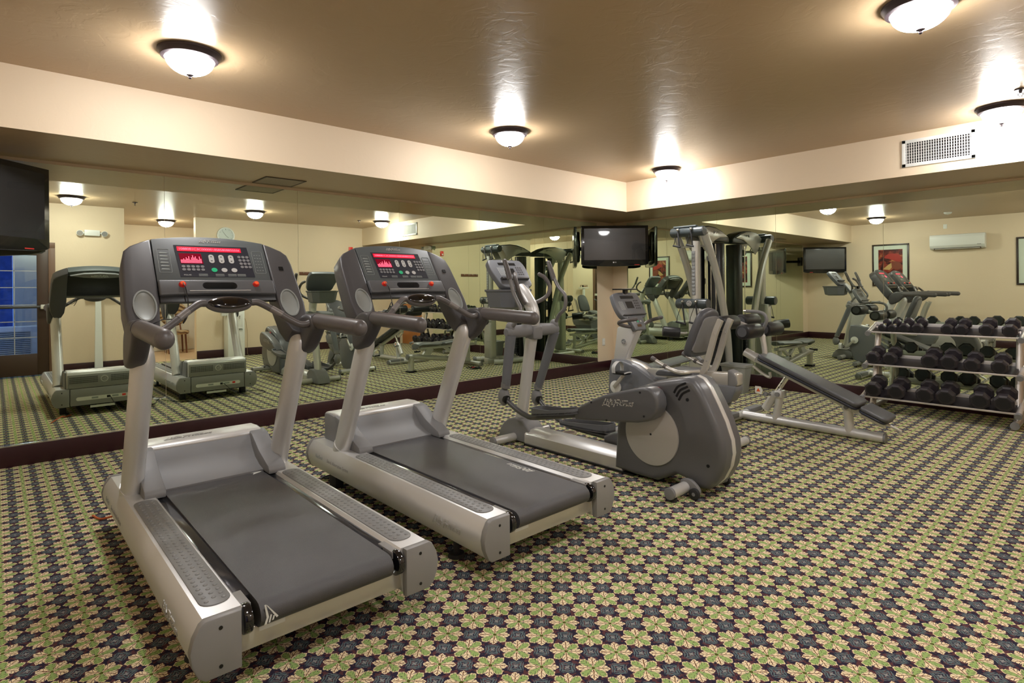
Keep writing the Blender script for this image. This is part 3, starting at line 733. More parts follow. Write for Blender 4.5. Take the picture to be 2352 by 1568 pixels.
    for g in (-1, 1):
        c0 = g * .245
        m = MB()
        o_ = rrect(c0 - .030, .33, c0 + .030, .49, .006); i_ = rrect(c0 - .0285, .3315, c0 + .0285, .4885, .005)
        m.poly3([[f(a_, b_, .0002) for a_, b_ in o_], [f(a_, b_, .0010) for a_, b_ in o_], [f(a_, b_, .0010) for a_, b_ in i_], [f(a_, b_, .0002) for a_, b_ in i_]], False)
        for k in range(6):
            if g < 0: m.extr([(c0 - .022, .35 + k * .022), (c0 + .022, .35 + k * .022), (c0 + .015, .356 + k * .022), (c0 - .015, .358 + k * .022)], f, .0002, .001)
            else:
                for q in range(3): m.extr([(c0 - .02 + q * .015, .35 + k * .022), (c0 - .012 + q * .015, .35 + k * .022), (c0 - .012 + q * .015, .353 + k * .022), (c0 - .02 + q * .015, .353 + k * .022)], f, .0002, .001)
        m.build('printed_chart', inkdim, t)
    MB().extr([(.352, .352), (.378, .352), (.378, .378), (.352, .378)], f, .002, .007).build('headphone_jack', blackp, t)
    # centre handle bar with the pulse pod
    for g in (-1, 1):
        MB().tube([(.905, g * .400, 1.192), (.90, g * .36, 1.178), (.885, g * .315, 1.190), (.83, g * .215, 1.262), (.795, g * .150, 1.303), (.785, g * .115, 1.306)], .0185, 5, 14).build('centre_handlebar', warmdark, t)
        MB().tube([(.852, g * .255, 1.234), (.825, g * .205, 1.270)], .0192, 1, 14).build('pulse_grip', mat('pulse_metal', (.22, .20, .19), .4, .2), t)
    c0 = Vector((.785, 0, 1.298)); n0 = Vector((.78, 0, .626)); u0 = Vector((0, 1, 0)); v0 = Vector((-.626, 0, .78))
    g0 = lambda u, v, d: c0 + u0 * u + v0 * v + n0 * d
    pp = MB().poly3([[g0(a_, b_, d) for a_, b_ in ell(0, 0, rx, ry, 36)] for rx, ry, d in ((.05, .02, -.04), (.09, .036, -.03), (.113, .047, -.010), (.116, .049, .004), (.108, .043, .014))], True).build('pulse_pod', warmdark, t)
    MB().poly3([[g0(a_, b_, d) for a_, b_ in ell(0, 0, rx, ry, 36)] for rx, ry, d in ((.107, .041, .013), (.099, .036, .021), (.078, .027, .026), (.04, .014, .027))], True).build('pod_cover', blackgloss, pp)
    MB().extr([(-.042, .016), (.042, .016), (.032, -.020), (-.032, -.020)], g0, .022, .029, .003).build('pod_window', mat('pod_window_black', (.004, .002, .002), .08, coat=1), pp)
    # safety cord clipped on the left stop button
    cd = [f(-.185, .235, .04), f(-.18, .19, .05), f(-.175, .12, .03), f(-.185, .06, .02), f(-.21, .00, .01), f(-.19, .03, .03), f(-.178, .09, .02), f(-.22, .04, .0), f(-.30, .02, .02), f(-.352, -.005, .02), f(-.372, .03, -.04)]
    MB().tube(cd, .0028, 6, 6).build('safety_cord', blackp, t)
    return t
tm = treadmill((1.94, -6.78, 0), 'nearest treadmill at the left, beside the large left television')
t2 = copy_tree(tm); t2.location = (1.955, -5.585, 0); t2['label'] = 'second treadmill, between the nearest treadmill and the elliptical trainer'
script_logo('belt_logo', lambda u, v, d: (1.51 - u, .262 - .015 - .03 - v, .2925 + d), .215, offwhite, t2)
def emblem():
    g = lambda u, v, d: (2.0212 + d, -.262 + u, .245 + v)
    MB().extr([(.015, .045), (.020, .045), (.030, .0), (.022, -.022), (.014, -.022), (.022, .0)], g, 0, .0012).extr([(.020, .045), (.026, .040), (.062, -.008), (.056, -.012)], g, 0, .0012).extr([(.028, -.020), (.034, -.020), (.040, .004), (.035, .006)], g, 0, .0012).extr([(.040, -.016), (.046, -.015), (.050, -.002), (.045, .0)], g, 0, .0012).build('belt_emblem', offwhite, tm)
    MB().extr([(.20, .02), (.245, .012), (.24, .0), (.25, -.01), (.19, -.03), (.205, -.01), (.18, 0)], lambda u, v, d: (.50 - v * 1.4, u, .2925 + d), 0, .0006).build('belt_mark', offwhite, tm)
emblem()
def remote():
    t = thing('remote_control', 'small black remote control standing in the right cup holder of the second treadmill', 'remote', (2.63, -5.215, 1.235))
    MB().box(-.012, -.022, 0, .012, .022, .115, .004).build('body', blackp, t)
    MB().box(.0118, -.010, .02, .014, .010, .075, .001).build('label_strip', white, t)
    t.rotation_euler = (0, R(-33), 0)
remote()
def cable(name, pts, m, lab, r=.004):
    tag(MB().tube(pts, r, 6, 7).build(name, m), lab, 'power cord')
cable('power_cord', [(1.93, -6.73, .19), (1.86, -6.70, .12), (1.85, -6.62, .006), (2.0, -6.38, .006), (2.15, -6.25, .006), (2.3, -6.21, .006), (2.45, -6.15, .006)], blackp, 'black power cord running from the nearest treadmill to the floor socket')
cable('power_cord', [(1.945, -5.53, .19), (1.86, -5.45, .10), (1.84, -5.30, .006), (1.95, -5.02, .006), (2.15, -5.0, .006), (2.22, -5.2, .006), (2.1, -5.55, .006), (1.95, -5.9, .006), (2.25, -6.12, .006), (2.44, -6.13, .006)], blackp, 'black power cord looping beside the second treadmill')
cable('extension_cord', [(2.02, -7.08, .008), (1.95, -7.14, .008), (1.86, -7.17, .03), (1.78, -7.24, .008), (1.68, -7.27, .008)], mat('orange_cord', (.55, .12, .03), .5), 'orange extension cord lying on the carpet left of the nearest treadmill', .006)
def floor_socket(x, y, lab, m):
    t = thing('floor_socket', lab, 'floor outlet', (x, y, 0), 'round floor outlet covers')
    MB().lathe([(0, 0), (.075, 0), (.072, .004), (.060, .005), (0, .005)], (0, 0, 0), seg=28).build('ring', m, t)
    MB().lathe([(0, .004), (.050, .005), (.048, .007), (0, .007)], (0, 0, 0), seg=28).build('cover', mat('brown_cover', (.13, .09, .07), .5), t)
floor_socket(2.53, -6.13, 'round floor outlet cover with a white ring between the two treadmills', white)
floor_socket(2.325, -3.672, 'round brown floor outlet cover behind the elliptical trainer', mat('brass_cover', (.30, .24, .17), .4, .2))

# ---------------------------------------------------------------- elliptical trainer (world coordinates)
def elliptical():
    Y = -4.17; O = (3.0, Y, 0)
    t = thing('elliptical_trainer', 'silver and grey elliptical trainer right of the second treadmill', 'elliptical trainer', O)
    B = lambda: MB(O)
    so = [(3.335, .03), (3.36, .36), (3.44, .545), (3.54, .65), (3.70, .715), (3.87, .752), (3.955, .768), (4.005, .75), (4.055, .69), (4.105, .60), (4.16, .49), (4.200, .375), (4.208, .29), (4.192, .205), (4.148, .118), (4.09, .055), (4.02, .045), (3.95, .085), (3.86, .10), (3.78, .06), (3.70, .02), (3.5, .02)]
    sh = B().xz(so, Y - .135, Y + .135, .045, 4).build('flywheel_shroud', ellgrey, t)
    B().xz([(p[0] + .004, p[1] + .004) for p in so[6:16]] + [(4.07, .06), (4.12, .13), (4.165, .21), (4.18, .29), (4.172, .37), (4.13, .48), (4.08, .59), (4.03, .68), (3.98, .74)], Y - .022, Y + .022, .003).build('rear_trim', silver, sh)
    for sgn in (-1, 1):
        y0 = Y + sgn * .137
        d = B().cyl((3.675, y0 - sgn * .02, .345), (3.675, y0 + sgn * .012, .345), .215, seg=56, bevel=.004).build('crank_disc', disc_m, t)
        B().cyl((3.675, y0 + sgn * .012, .345), (3.675, y0 + sgn * .0135, .345), .0075, seg=12).build('centre_hole', blackp, d)
        m = B()
        for k in range(3):
            pts = [(3.855 + .018 * k, .655 - .022 * k), (3.885 + .018 * k, .700 - .021 * k), (3.945 + .014 * k, .732 - .022 * k)]
            P3 = [Vector((p[0], y0 - sgn * .0005, p[1])) for p in catmull([(a, b, 0) for a, b in pts], 4)]
            for i in range(len(P3) - 1): m.obox(P3[i], P3[i + 1], .006, .013)
        m.build('vent_slots', blackp, sh)
        m = B()
        for (x, z) in ((3.955, .622), (4.10, .215)): m.cyl((x, y0 - sgn * .004, z), (x, y0 + sgn * .0015, z), .011, seg=12)
        m.build('screw_hole', blackp, sh)
    B().ball((3.735, Y - .150, .668), .016).cyl((3.735, Y - .11, .668), (3.735, Y - .15, .668), .008).build('resistance_pin', mat('red_knob', (.65, .06, .07), .4), t)
    # base beam
    B().yz([(Y - .105, .012), (Y - .115, .03), (Y - .11, .10), (Y - .07, .135), (Y, .145), (Y + .07, .135), (Y + .11, .10), (Y + .115, .03), (Y + .105, .012)], 2.35, 3.40, .003).build('base_beam', silver, t)
    B().box(2.35, Y - .12, .004, 3.5, Y + .12, .016).build('base_plate', blackp, t)
    B().xz([(1.985, .02), (2.01, .10), (2.06, .155), (2.12, .195), (2.20, .215), (2.30, .205), (2.37, .15), (2.41, .10), (2.41, .012), (2.0, .012)], Y - .095, Y + .095, .03, 3).build('front_cover', midgrey, t)
    for x, z0, hw in ((2.20, .045, .335), (3.965, .060, .36)):
        s_ = B().tube([(x, Y - hw, z0), (x, Y + hw, z0)], .036, 1, 18).build('stabilizer', silver, t)
        for sg in (-1, 1):
            B().cyl((x, Y + sg * (hw - .005), z0), (x, Y + sg * (hw + .018), z0), .038, seg=18, bevel=.004).build('stabilizer_cap', midgrey, s_)
            B().cyl((x, Y + sg * (hw - .03), 0), (x, Y + sg * (hw - .03), .02), .024, seg=14).build('foot', rubber, s_)
    B().xz(sm2([(3.93, .10), (4.0, .115), (4.06, .07), (4.06, .03), (4.0, .02), (3.95, .04)], 3), Y - .19, Y - .16, .006).xz(sm2([(3.93, .10), (4.0, .115), (4.06, .07), (4.06, .03), (4.0, .02), (3.95, .04)], 3), Y + .16, Y + .19, .006).build('wheel_bracket', midgrey, t)
    for y in (Y - .215, Y + .19): 
        wl = B().cyl((4.04, y, .036), (4.04, y + .025, .036), .036, seg=22, bevel=.004).build('transport_wheel', rubber, t)
        B().cyl((4.04, y - .001, .036), (4.04, y + .026, .036), .012, seg=12).build('hub', midgrey, wl)
    # mast
    B().tube([(2.19, Y, .18), (2.24, Y, .42), (2.30, Y, .75), (2.355, Y, 1.02), (2.365, Y, 1.12), (2.33, Y, 1.22), (2.25, Y, 1.32), (2.19, Y, 1.38)], [.052, .052, .052, .055, .058, .055, .044], 4, 20).build('mast', silver, t)
    # pivot housing
    B().tube([(2.35, Y - .315, .995), (2.35, Y - .29, .995), (2.35, Y - .10, 1.0), (2.35, Y, 1.0), (2.35, Y + .10, 1.0), (2.35, Y + .29, .995), (2.35, Y + .315, .995)], [.030, .052, .056, .062, .056, .052, .030], 1, 20).build('pivot_housing', midgrey, t)
    B().box(2.30, Y - .055, .92, 2.43, Y + .055, 1.04, .02, 3).build('pivot_clamp', midgrey, t)
    for sg, lx, lz, jy in ((-1, 2.262, .44, -4.44), (1, 2.115, .345, -3.90)):
        y = jy
        B().tube([(2.36, y, .97), (lx + .03, y, lz + .10)], [.046, .038], 1, 18).build('link_arm', bikegrey, t)
        jt = B().tube([(lx + .03, y, lz + .115), (lx + .022, y, lz + .075)], .040, 1, 18).ball((lx + .005, y, lz - .005), .072, .80, .68, 1.08, 20).build('joint_cover', midgrey, t)
        B().cyl((lx + .036, y - .012, lz - .02), (lx + .058, y - .012, lz - .024), .036, seg=18).build('joint_opening', blackp, jt)
        # hand lever
        B().tube([(2.355, y, 1.02), (2.42, y - sg * .005, 1.12), (2.49, y, 1.19), (2.495, y, 1.30), (2.42, y, 1.37), (2.36, y, 1.46)] if sg > 0 else [(2.36, y, 1.02), (2.46, y, 1.12), (2.49, y, 1.19), (2.44, y, 1.27), (2.40, y, 1.335), (2.355, y, 1.46)], .0165, 5, 14).build('hand_lever', mat('lever_grey', (.20, .195, .195), .32, .3), t)
        B().tube([(2.358, y, 1.445), (2.325, y, 1.53), (2.292, y, 1.605)], [.024, .023, .020], 1, 16, round_end=True).build('lever_grip', warmdark, t)
        B().ball((2.355, y, 1.035), .045, 1, .8, 1.15).build('lever_socket', midgrey, t)
    # near foot arm (raised) and far foot arm (lowered)
    near = [(3.085, .445), (3.17, .50), (3.26, .545), (3.36, .592), (3.445, .620), (3.55, .650), (3.64, .675), (3.71, .692), (3.755, .693), (3.795, .672), (3.822, .63), (3.828, .58), (3.812, .53), (3.78, .49), (3.74, .465), (3.66, .443), (3.5, .42), (3.34, .400), (3.20, .383), (3.092, .374)]
    for sg, yc, dz, pts in ((-1, -4.40, 0, near), (1, -3.94, None, None)):
        if sg < 0:
            a = B().xz(pts, -4.46, -4.335, .022, 4).build('pedal_arm_cover', ellgrey, t)
            script_logo('arm_logo', lambda u, v, d: (3.50 + u, -4.4602 - d, .555 + v), .27, logo_m, a, B, .0012, .10)
            m = B()
            for (x, z) in ((3.26, .528), (3.69, .655), (3.72, .498), (3.40, .42)): m.cyl((x, -4.455, z), (x, -4.462, z), .0075, seg=10)
            m.build('screw_hole', blackp, a)
            B().tube([(2.27, -4.44, .425), (2.40, -4.44, .36), (2.53, -4.44, .318), (2.66, -4.44, .318), (3.10, -4.41, .405)], .022, 4, 14).build('pedal_tube', mat('tube_dark', (.12, .12, .125), .3, .5), t)
            pl0, pl1, z0, z1, yy = 2.665, 3.13, .345, .43, -4.44
        else:
            B().xz([(3.0, .15), (3.1, .20), (3.3, .245), (3.5, .27), (3.62, .26), (3.68, .21), (3.66, .13), (3.55, .08), (3.3, .07), (3.0, .10)], -4.005, -3.88, .022, 4).build('pedal_arm_cover', ellgrey, t)
            B().tube([(2.125, -3.90, .34), (2.25, -3.90, .24), (2.42, -3.90, .165), (2.6, -3.90, .13), (3.05, -3.93, .125)], .022, 4, 14).build('pedal_tube', MATS['tube_dark'], t)
            pl0, pl1, z0, z1, yy = 2.44, 2.99, .145, .16, -3.87
        # pedal : tray with a curved rim
        Lp = pl1 - pl0; sl = (z1 - z0) / Lp
        zf = lambda x: z0 + (x - pl0) * sl
        ot = sm2([(pl0 + .0, yy - .05), (pl0 + .05, yy - .085), (pl0 + Lp * .5, yy - .095), (pl1 - .04, yy - .08), (pl1, yy - .02), (pl1 - .02, yy + .055), (pl0 + Lp * .5, yy + .07), (pl0 + .05, yy + .065), (pl0, yy + .03)], 4)
        pd = B().poly3([[(u, v, zf(u)) for u, v in ot], [(u, v, zf(u) + .014) for u, v in ot]], True).build('pedal', dark, t)
        inn = [(pl0 + (u - pl0 - Lp / 2) * .965 + Lp / 2, yy + (v - yy) * .90) for u, v in ot]
        rim = B(); hgt = lambda u: .035 + .03 * max(0, 1 - (u - pl0) / (Lp * .5)) if sg < 0 else .03 + .035 * max(0, (u - pl0) / Lp)
        rim.poly3([[(u, v, zf(u) - .004) for u, v in ot], [(u, v, zf(u) + hgt(u)) for u, v in ot], [(u, v, zf(u) + hgt(u)) for u, v in inn], [(u, v, zf(u) + .012) for u, v in inn]], False)
        rim.build('pedal_rim', bikegrey, pd)
    B().cyl((3.60, -4.34, .50), (3.60, -4.30, .50), .05, seg=20).build('crank_pin', midgrey, t)
    # console
    ca, sa = math.cos(R(52)), math.sin(R(52))
    f = lambda u, s, n: (2.16 - ca * s + sa * n, Y + u, 1.40 + sa * s + ca * n)
    hd = B().extr(sm2([(-.20, .285), (-.13, .30), (.13, .30), (.20, .285), (.222, .20), (.205, .08), (.15, -.02), (-.15, -.02), (-.205, .08), (-.222, .20)], 4), f, -.055, 0, .010, 3).build('console', bikegrey, t)
    B().extr([(-.105, .262), (.105, .262), (.105, .232), (-.105, .232)], f, 0, .0015).build('message_display', blackp, hd)
    B().extr([(-.035, .195), (.055, .195), (.055, .125), (-.035, .125)], f, 0, .0015).build('program_display', blackp, hd)
    script_logo('console_logo', lambda u, v, d: f(u, v + .282, d + .0002), .09, logo_m, hd, B)
    m = B()
    for k in range(6): m.extr([(-.14 + k * .016, .205), (-.136 + k * .016, .205), (-.13 + k * .016, .11), (-.134 + k * .016, .11)], f, 0, .001)
    m.build('printed_chart', ink, hd)
    for i in range(3):
        for k in range(4): B().extr(ell(.095 + i * .026, .205 - k * .026, .009, .009, 12), f, 0, .0015).build('key', dark, hd)
    B().extr([(-.17, .075), (.17, .075), (.165, .055), (-.165, .055)], f, -.01, .030, .004).build('reading_ledge', dark, hd)
    lo = B().extr([(-.085, .0), (.085, .0), (.07, -.19), (-.07, -.19)], lambda u, s, n: (2.20 - ca * s + sa * n, Y + u, 1.40 + sa * s + ca * n), -.03, .005, .008).build('lower_console', bikegrey, t)
    g = lambda u, s, n: (2.20 - ca * s + sa * n, Y + u, 1.40 + sa * s + ca * n)
    for u in (-.04, 0, .04): B().extr(ell(u, -.06, .012, .010, 14), g, .005, .0065).build('key', ovalwhite, lo)
    B().extr([(-.035, -.10), (.035, -.10), (.03, -.135), (-.03, -.135)], g, .005, .0065).build('small_display', blackp, lo)
    # accessory tray behind, open bowl
    oo = [(1.85, Y - .12), (1.94, Y - .20), (2.13, Y - .195), (2.23, Y - .10), (2.23, Y + .10), (2.13, Y + .195), (1.94, Y + .20), (1.85, Y + .12)]
    sc_ = lambda k: [(2.05 + (a - 2.05) * k, Y + (b - Y) * k) for a, b in oo]
    B().poly3([[(a, b, 1.18) for a, b in sc_(.62)], [(a, b, 1.20) for a, b in sc_(.85)], [(a, b, 1.335) for a, b in sc_(.97)], [(a, b, 1.345) for a, b in sc_(1.03)], [(a, b, 1.36) for a, b in sc_(1.03)], [(a, b, 1.36) for a, b in sc_(.93)], [(a, b, 1.25) for a, b in sc_(.84)], [(a, b, 1.24) for a, b in sc_(.6)]], True).build('accessory_tray', bikegrey, t)
    for sg in (-1, 1):
        B().tube([(2.29, Y + sg * .03, 1.235), (2.33, Y + sg * .09, 1.25), (2.37, Y + sg * .165, 1.30), (2.375, Y + sg * .20, 1.375), (2.33, Y + sg * .185, 1.46), (2.29, Y + sg * .15, 1.495)], .0185, 5, 14, round_end=True).build('fixed_handle', warmdark, t)
    return t
elliptical()

# ---------------------------------------------------------------- recumbent bike
def bike():
    Y = -3.27; O = (3.2, Y, 0)
    t = thing('recumbent_bike', 'grey recumbent exercise bike standing behind the elliptical trainer', 'exercise bike', O)
    B = lambda: MB(O)
    so = [(2.56, .38), (2.568, .58), (2.60, .69), (2.73, .69), (2.87, .655), (2.98, .60), (3.08, .545), (3.16, .48), (3.14, .20), (3.02, .055), (2.80, .055), (2.64, .10)]
    sh = B().xz(so, Y - .115, Y + .115, .02, 3).build('front_shroud', bikegrey, t)
    B().xz([(2.60, .694), (2.73, .698), (2.87, .663), (2.98, .608), (3.08, .553), (3.16, .50), (3.15, .47), (3.06, .53), (2.86, .64), (2.72, .675), (2.60, .672)], Y - .04, Y + .04, .003).build('shroud_trim', silverb, sh)
    # rail & rear body
    B().xz([(2.95, .63), (3.79, .675), (3.81, .665), (3.81, .58), (3.78, .565), (2.98, .53)], Y - .045, Y + .045, .008).build('seat_rail', silverb, t)
    B().xz([(3.725, .70), (3.77, .685), (3.80, .655), (3.81, .59), (3.78, .545), (3.725, .54)], Y - .052, Y + .052, .015, 3).build('rail_end_cap', midgrey, t)
    B().xz([(3.05, .57), (3.80, .57), (3.80, .53), (3.755, .44), (3.72, .425), (3.05, .44)], Y - .065, Y + .065, .010).build('rear_body_upper', bikegrey, t)
    B().xz([(3.05, .44), (3.715, .425), (3.70, .39), (3.60, .305), (3.05, .10)], Y - .06, Y + .06, .010).build('rear_body_lower', mat('bike_dark_gloss', (.075, .078, .09), .22), t)
    B().xz(sm2([(3.50, .33), (3.62, .335), (3.70, .25), (3.755, .14), (3.77, .06), (3.67, .05), (3.62, .14), (3.50, .24)], 4), Y - .055, Y + .055, .012).build('rear_leg_cover', bikegrey, t)
    for x, hw in ((2.72, .30), (3.69, .33)):
        s_ = B().tube([(x, Y - hw, .05), (x, Y + hw, .05)], .034, 1, 18).build('stabilizer', silver, t)
        for sg in (-1, 1):
            B().cyl((x, Y + sg * (hw - .004), .05), (x, Y + sg * (hw + .022), .05), .036, seg=18, bevel=.004).build('stabilizer_cap', midgrey, s_)
            B().cyl((x, Y + sg * (hw - .03), 0), (x, Y + sg * (hw - .03), .03), .022, seg=14).build('foot', rubber, s_)
    # cranks and pedals
    for sg, dx, dz in ((-1, .14, .155), (1, -.14, -.155)):
        y = Y + sg * .12
        h = B().cyl((2.665, y, .44), (2.665, y + sg * .022, .44), .058, seg=28, bevel=.004).build('crank_hub', white, t)
        c = B().obox((2.665, y + sg * .035, .44), (2.665 + dx, y + sg * .035, .44 + dz), .022, .036, .006).build('crank_arm', silverb, t)
        px, pz = 2.665 + dx, .44 + dz; yy = y + sg * .10
        p = B().box(px - .065, yy - .05, pz - .012, px + .065, yy + .05, pz + .012, .005).build('bike_pedal', blackp, t)
        B().tube([(px - .05, yy - .055, pz), (px - .05, yy - .055, pz + .06), (px - .045, yy, pz + .10), (px - .04, yy + .05, pz + .07), (px - .04, yy + .055, pz)], .022, 4, 8, ry=.003).build('pedal_strap', ovalwhite, p)
        B().tube([(px + .065, yy - .05, pz + .005), (px + .075, yy, pz + .012), (px + .065, yy + .05, pz + .005), (px - .06, yy + .055, pz + .005)], .006, 3, 8).build('pedal_edge', ovalwhite, p)
    # mast
    B().extr([(2.57, .66), (2.70, .665), (2.855, .98), (2.83, 1.01), (2.70, 1.02), (2.62, .99)], lambda u, v, d: (u, d, v), Y - .045, Y + .045, .014, 3).build('mast', silver, t)
    f0 = Vector((2.70, Y - .046, .86))
    e = B().cyl(f0, f0 + Vector((0, -.004, 0)), .030, seg=28).build('badge', logo_m, t)
    B().cyl(f0 + Vector((0, -.004, 0)), f0 + Vector((0, -.006, 0)), .024, seg=28).build('badge_disc', midgrey, e)
    B().obox(f0 + Vector((-.018, -.007, -.004)), f0 + Vector((.016, -.007, .008)), .003, .007).obox(f0 + Vector((-.004, -.007, -.012)), f0 + Vector((.019, -.007, -.008)), .003, .007).build('badge_mark', logo_m, e)
    ca, sa = math.cos(R(62)), math.sin(R(62))
    f = lambda u, s, n: (2.80 - ca * s + sa * n, Y + u, 1.09 + sa * s + ca * n)
    hd = B().extr(sm2([(-.165, .255), (0, .265), (.165, .255), (.20, .20), (.205, .08), (.16, 0), (0, -.01), (-.16, 0), (-.205, .08), (-.20, .20)], 4), f, -.05, 0, .010, 3).build('console', bikegrey, t)
    B().extr([(-.10, .225), (.10, .225), (.10, .195), (-.10, .195)], f, 0, .0015).build('message_display', blackp, hd)
    B().extr([(-.055, .165), (.05, .165), (.05, .095), (-.055, .095)], f, 0, .0015).build('program_display', blackp, hd)
    script_logo('console_logo', lambda u, v, d: f(u, v + .243, d + .0002), .08, logo_m, hd, B)
    m = B()
    for k in range(5): m.extr([(-.155 + k * .014, .17), (-.152 + k * .014, .17), (-.148 + k * .014, .08), (-.151 + k * .014, .08)], f, 0, .001)
    m.build('printed_chart', ink, hd)
    for i in range(3):
        for k in range(4): B().extr(ell(.085 + i * .026, .172 - k * .026, .0085, .0085, 12), f, 0, .0015).build('key', dark, hd)
    B().extr([(-.17, .030), (.17, .030), (.17, .018), (-.17, .018)], f, -.01, .022, .003).build('reading_ledge', dark, hd)
    B().box(2.68 - .055, Y - .12, 1.345, 2.68 + .055, Y + .12, 1.358, .004).box(2.67, Y - .02, 1.31, 2.70, Y + .02, 1.35).build('book_rest', blackp, t)
    lo = B().extr([(-.11, .01), (.11, .01), (.085, -.13), (-.085, -.13)], f, -.04, .006, .010).build('lower_console', bikegrey, t)
    for u, mm in ((-.045, ovalwhite), (0, green), (.045, ovalwhite)): B().extr(ell(u, -.045, .012, .010, 12), f, .006, .0075).build('key', mm, lo)
    B().extr([(-.03, -.075), (.03, -.075), (.03, -.10), (-.03, -.10)], f, .006, .0075).build('small_display', mat('amber_display', (.12, .06, .02), .3), lo)
    for sg in (-1, 1):
        B().tube([(2.83, Y + sg * .03, 1.00), (2.80, Y + sg * .12, 1.01), (2.78, Y + sg * .20, 1.03), (2.81, Y + sg * .255, 1.055), (2.89, Y + sg * .245, 1.075), (2.95, Y + sg * .20, 1.085)], .017, 5, 14, round_end=True).build('handlebar', warmdark, t)
    # seat
    u = Vector((.36, 0, 1)).normalized(); nrm = Vector((-1, 0, .36)).normalized(); c = Vector((3.425, Y, .80))
    g = lambda a, b, d: c + Vector((0, 1, 0)) * a + u * b + nrm * d
    B().extr(sm2([(-.155, .0), (-.172, .10), (-.155, .28), (-.12, .37), (-.045, .405), (.045, .405), (.12, .37), (.155, .28), (.172, .10), (.155, 0), (.09, -.02), (-.09, -.02)], 4), g, -.030, .045, .028, 4).build('backrest', vinyltop, t)
    bpz = B().extr(sm2([(-.135, .04), (-.148, .14), (-.135, .27), (-.10, .345), (.10, .345), (.135, .27), (.148, .14), (.135, .04)], 4), g, -.040, -.026, .004).build('backrest_shell', midgrey, t)
    for sg in (-1, 1):
        m = B(); y = Y + sg * .085
        P = catmull([(3.23, y, .60), (3.40, y, .60), (3.50, y, .635), (3.56, y, .72), (3.64, y, .98), (3.69, y, 1.10)], 5)
        fr = []
        for i, p in enumerate(P):
            d = (P[min(i + 1, len(P) - 1)] - P[max(i - 1, 0)]).normalized(); nn = Vector((d.z, 0, -d.x)) * .022; yy = Vector((0, .015, 0))
            fr.append([p - nn - yy, p + nn - yy, p + nn + yy, p - nn + yy])
        m.poly3(fr)
        m.build('seat_frame', silverb, t)
        B().cyl((3.655, y - .018, .99), (3.655, y - .022, .99), .006, seg=8).cyl((3.575, y - .018, .76), (3.575, y - .022, .76), .006, seg=8).build('bolt', chrome, t)
        yh = Y + sg * .245
        hb = B().tube([(3.50, Y + sg * .09, .665), (3.46, yh - sg * .05, .665), (3.40, yh, .665), (3.30, yh, .69), (3.16, yh, .752)], .017, 5, 14).build('seat_handle', silverb, t)
        B().cyl((3.185, yh, .742), (3.14, yh, .762), .020, seg=16, bevel=.003).cyl((3.285, yh, .695), (3.262, yh, .706), .020, seg=16).build('handle_grip_end', warmdark, hb)
    B().extr(sm2([(3.14, .625), (3.18, .655), (3.30, .655), (3.45, .665), (3.50, .655), (3.49, .625), (3.30, .615), (3.16, .605)], 4), lambda a, b, d: (a, d, b), Y - .19, Y + .19, .02, 3).build('seat_cushion', vinyltop, t)
    B().box(3.21, Y - .10, .56, 3.545, Y - .075, .625, .004).box(3.21, Y + .075, .56, 3.545, Y + .10, .625, .004).build('seat_carriage', silver, t)
    m = B()
    for k in range(3): m.cyl((3.43 + k * .04, Y - .10, .585), (3.43 + k * .04, Y - .106, .585), .008, seg=10)
    m.build('carriage_bolt', chrome, t)
    B().tube([(3.40, Y + .14, .72), (3.30, Y + .20, .76)], .018, 1, 14, round_end=True).build('adjust_lever', midgrey, t)
bike()

# ---------------------------------------------------------------- dumbbell rack and dumbbells
RX0, RX1 = 3.93, 5.17
TIERS = [(-.42, .855, -.20, .915), (-.53, .505, -.30, .565), (-.65, .165, -.42, .225)]     # front y,z  back y,z of each tray
def rack():
    O = (4.55, -.45, 0)
    t = thing('dumbbell_rack', 'silver three tier dumbbell rack in front of the back wall mirror', 'rack', O)
    B = lambda: MB(O)
    for x in (RX0 + .03, RX1 + .0):
        B().tube([(x, -.66, .045), (x, -.10, .045)], .034, 1, 18).build('foot_tube', rackm, t)
        B().cyl((x, -.675, .045), (x, -.655, .045), .036, seg=18).cyl((x, -.10, .045), (x, -.085, .045), .036, seg=18).build('foot_cap', midgrey, t)
        B().tube([(x, -.50, .05), (x, -.38, .40), (x, -.26, .90)], .030, 3, 16).build('post', rackm, t)
        B().tube([(x, -.16, .05), (x, -.30, .60)], .024, 1, 14).build('rear_brace', rackm, t)
    for k, (y0, z0, y1, z1) in enumerate(TIERS):
        for x in (RX0 - .02, RX1 + .03):
            d = Vector((0, y1 - y0, z1 - z0)).normalized()
            a = Vector((x, y0, z0)) - d * .045 + Vector((0, 0, -.005)); b = Vector((x, y1, z1)) + d * .05
            e = B().tube([a, b], .024, 1, 16).build('shelf_arm', rackm, t)
            B().tube([a - d * .03, a + d * .01], .028, 1, 16).build('arm_cap', midgrey, e)
        sh = B().extr([(y0, z0), (y1, z1), (y1, z1 - .012), (y0, z0 - .012)], lambda u, v, d: (d, u, v), RX0, RX1).build('shelf', racktray, t)
        B().box(RX0 - .01, y0 - .008, z0 - .018, RX1 + .02, y0 + .004, z0 + .000, .002).build('front_lip', rackm, sh)
        B().box(RX0 - .01, y1 - .004, z1 - .018, RX1 + .02, y1 + .008, z1 + .034, .002).build('back_rail', mat('rail_pale', (.55, .53, .52), .4, .3), sh)
    return t
rack()
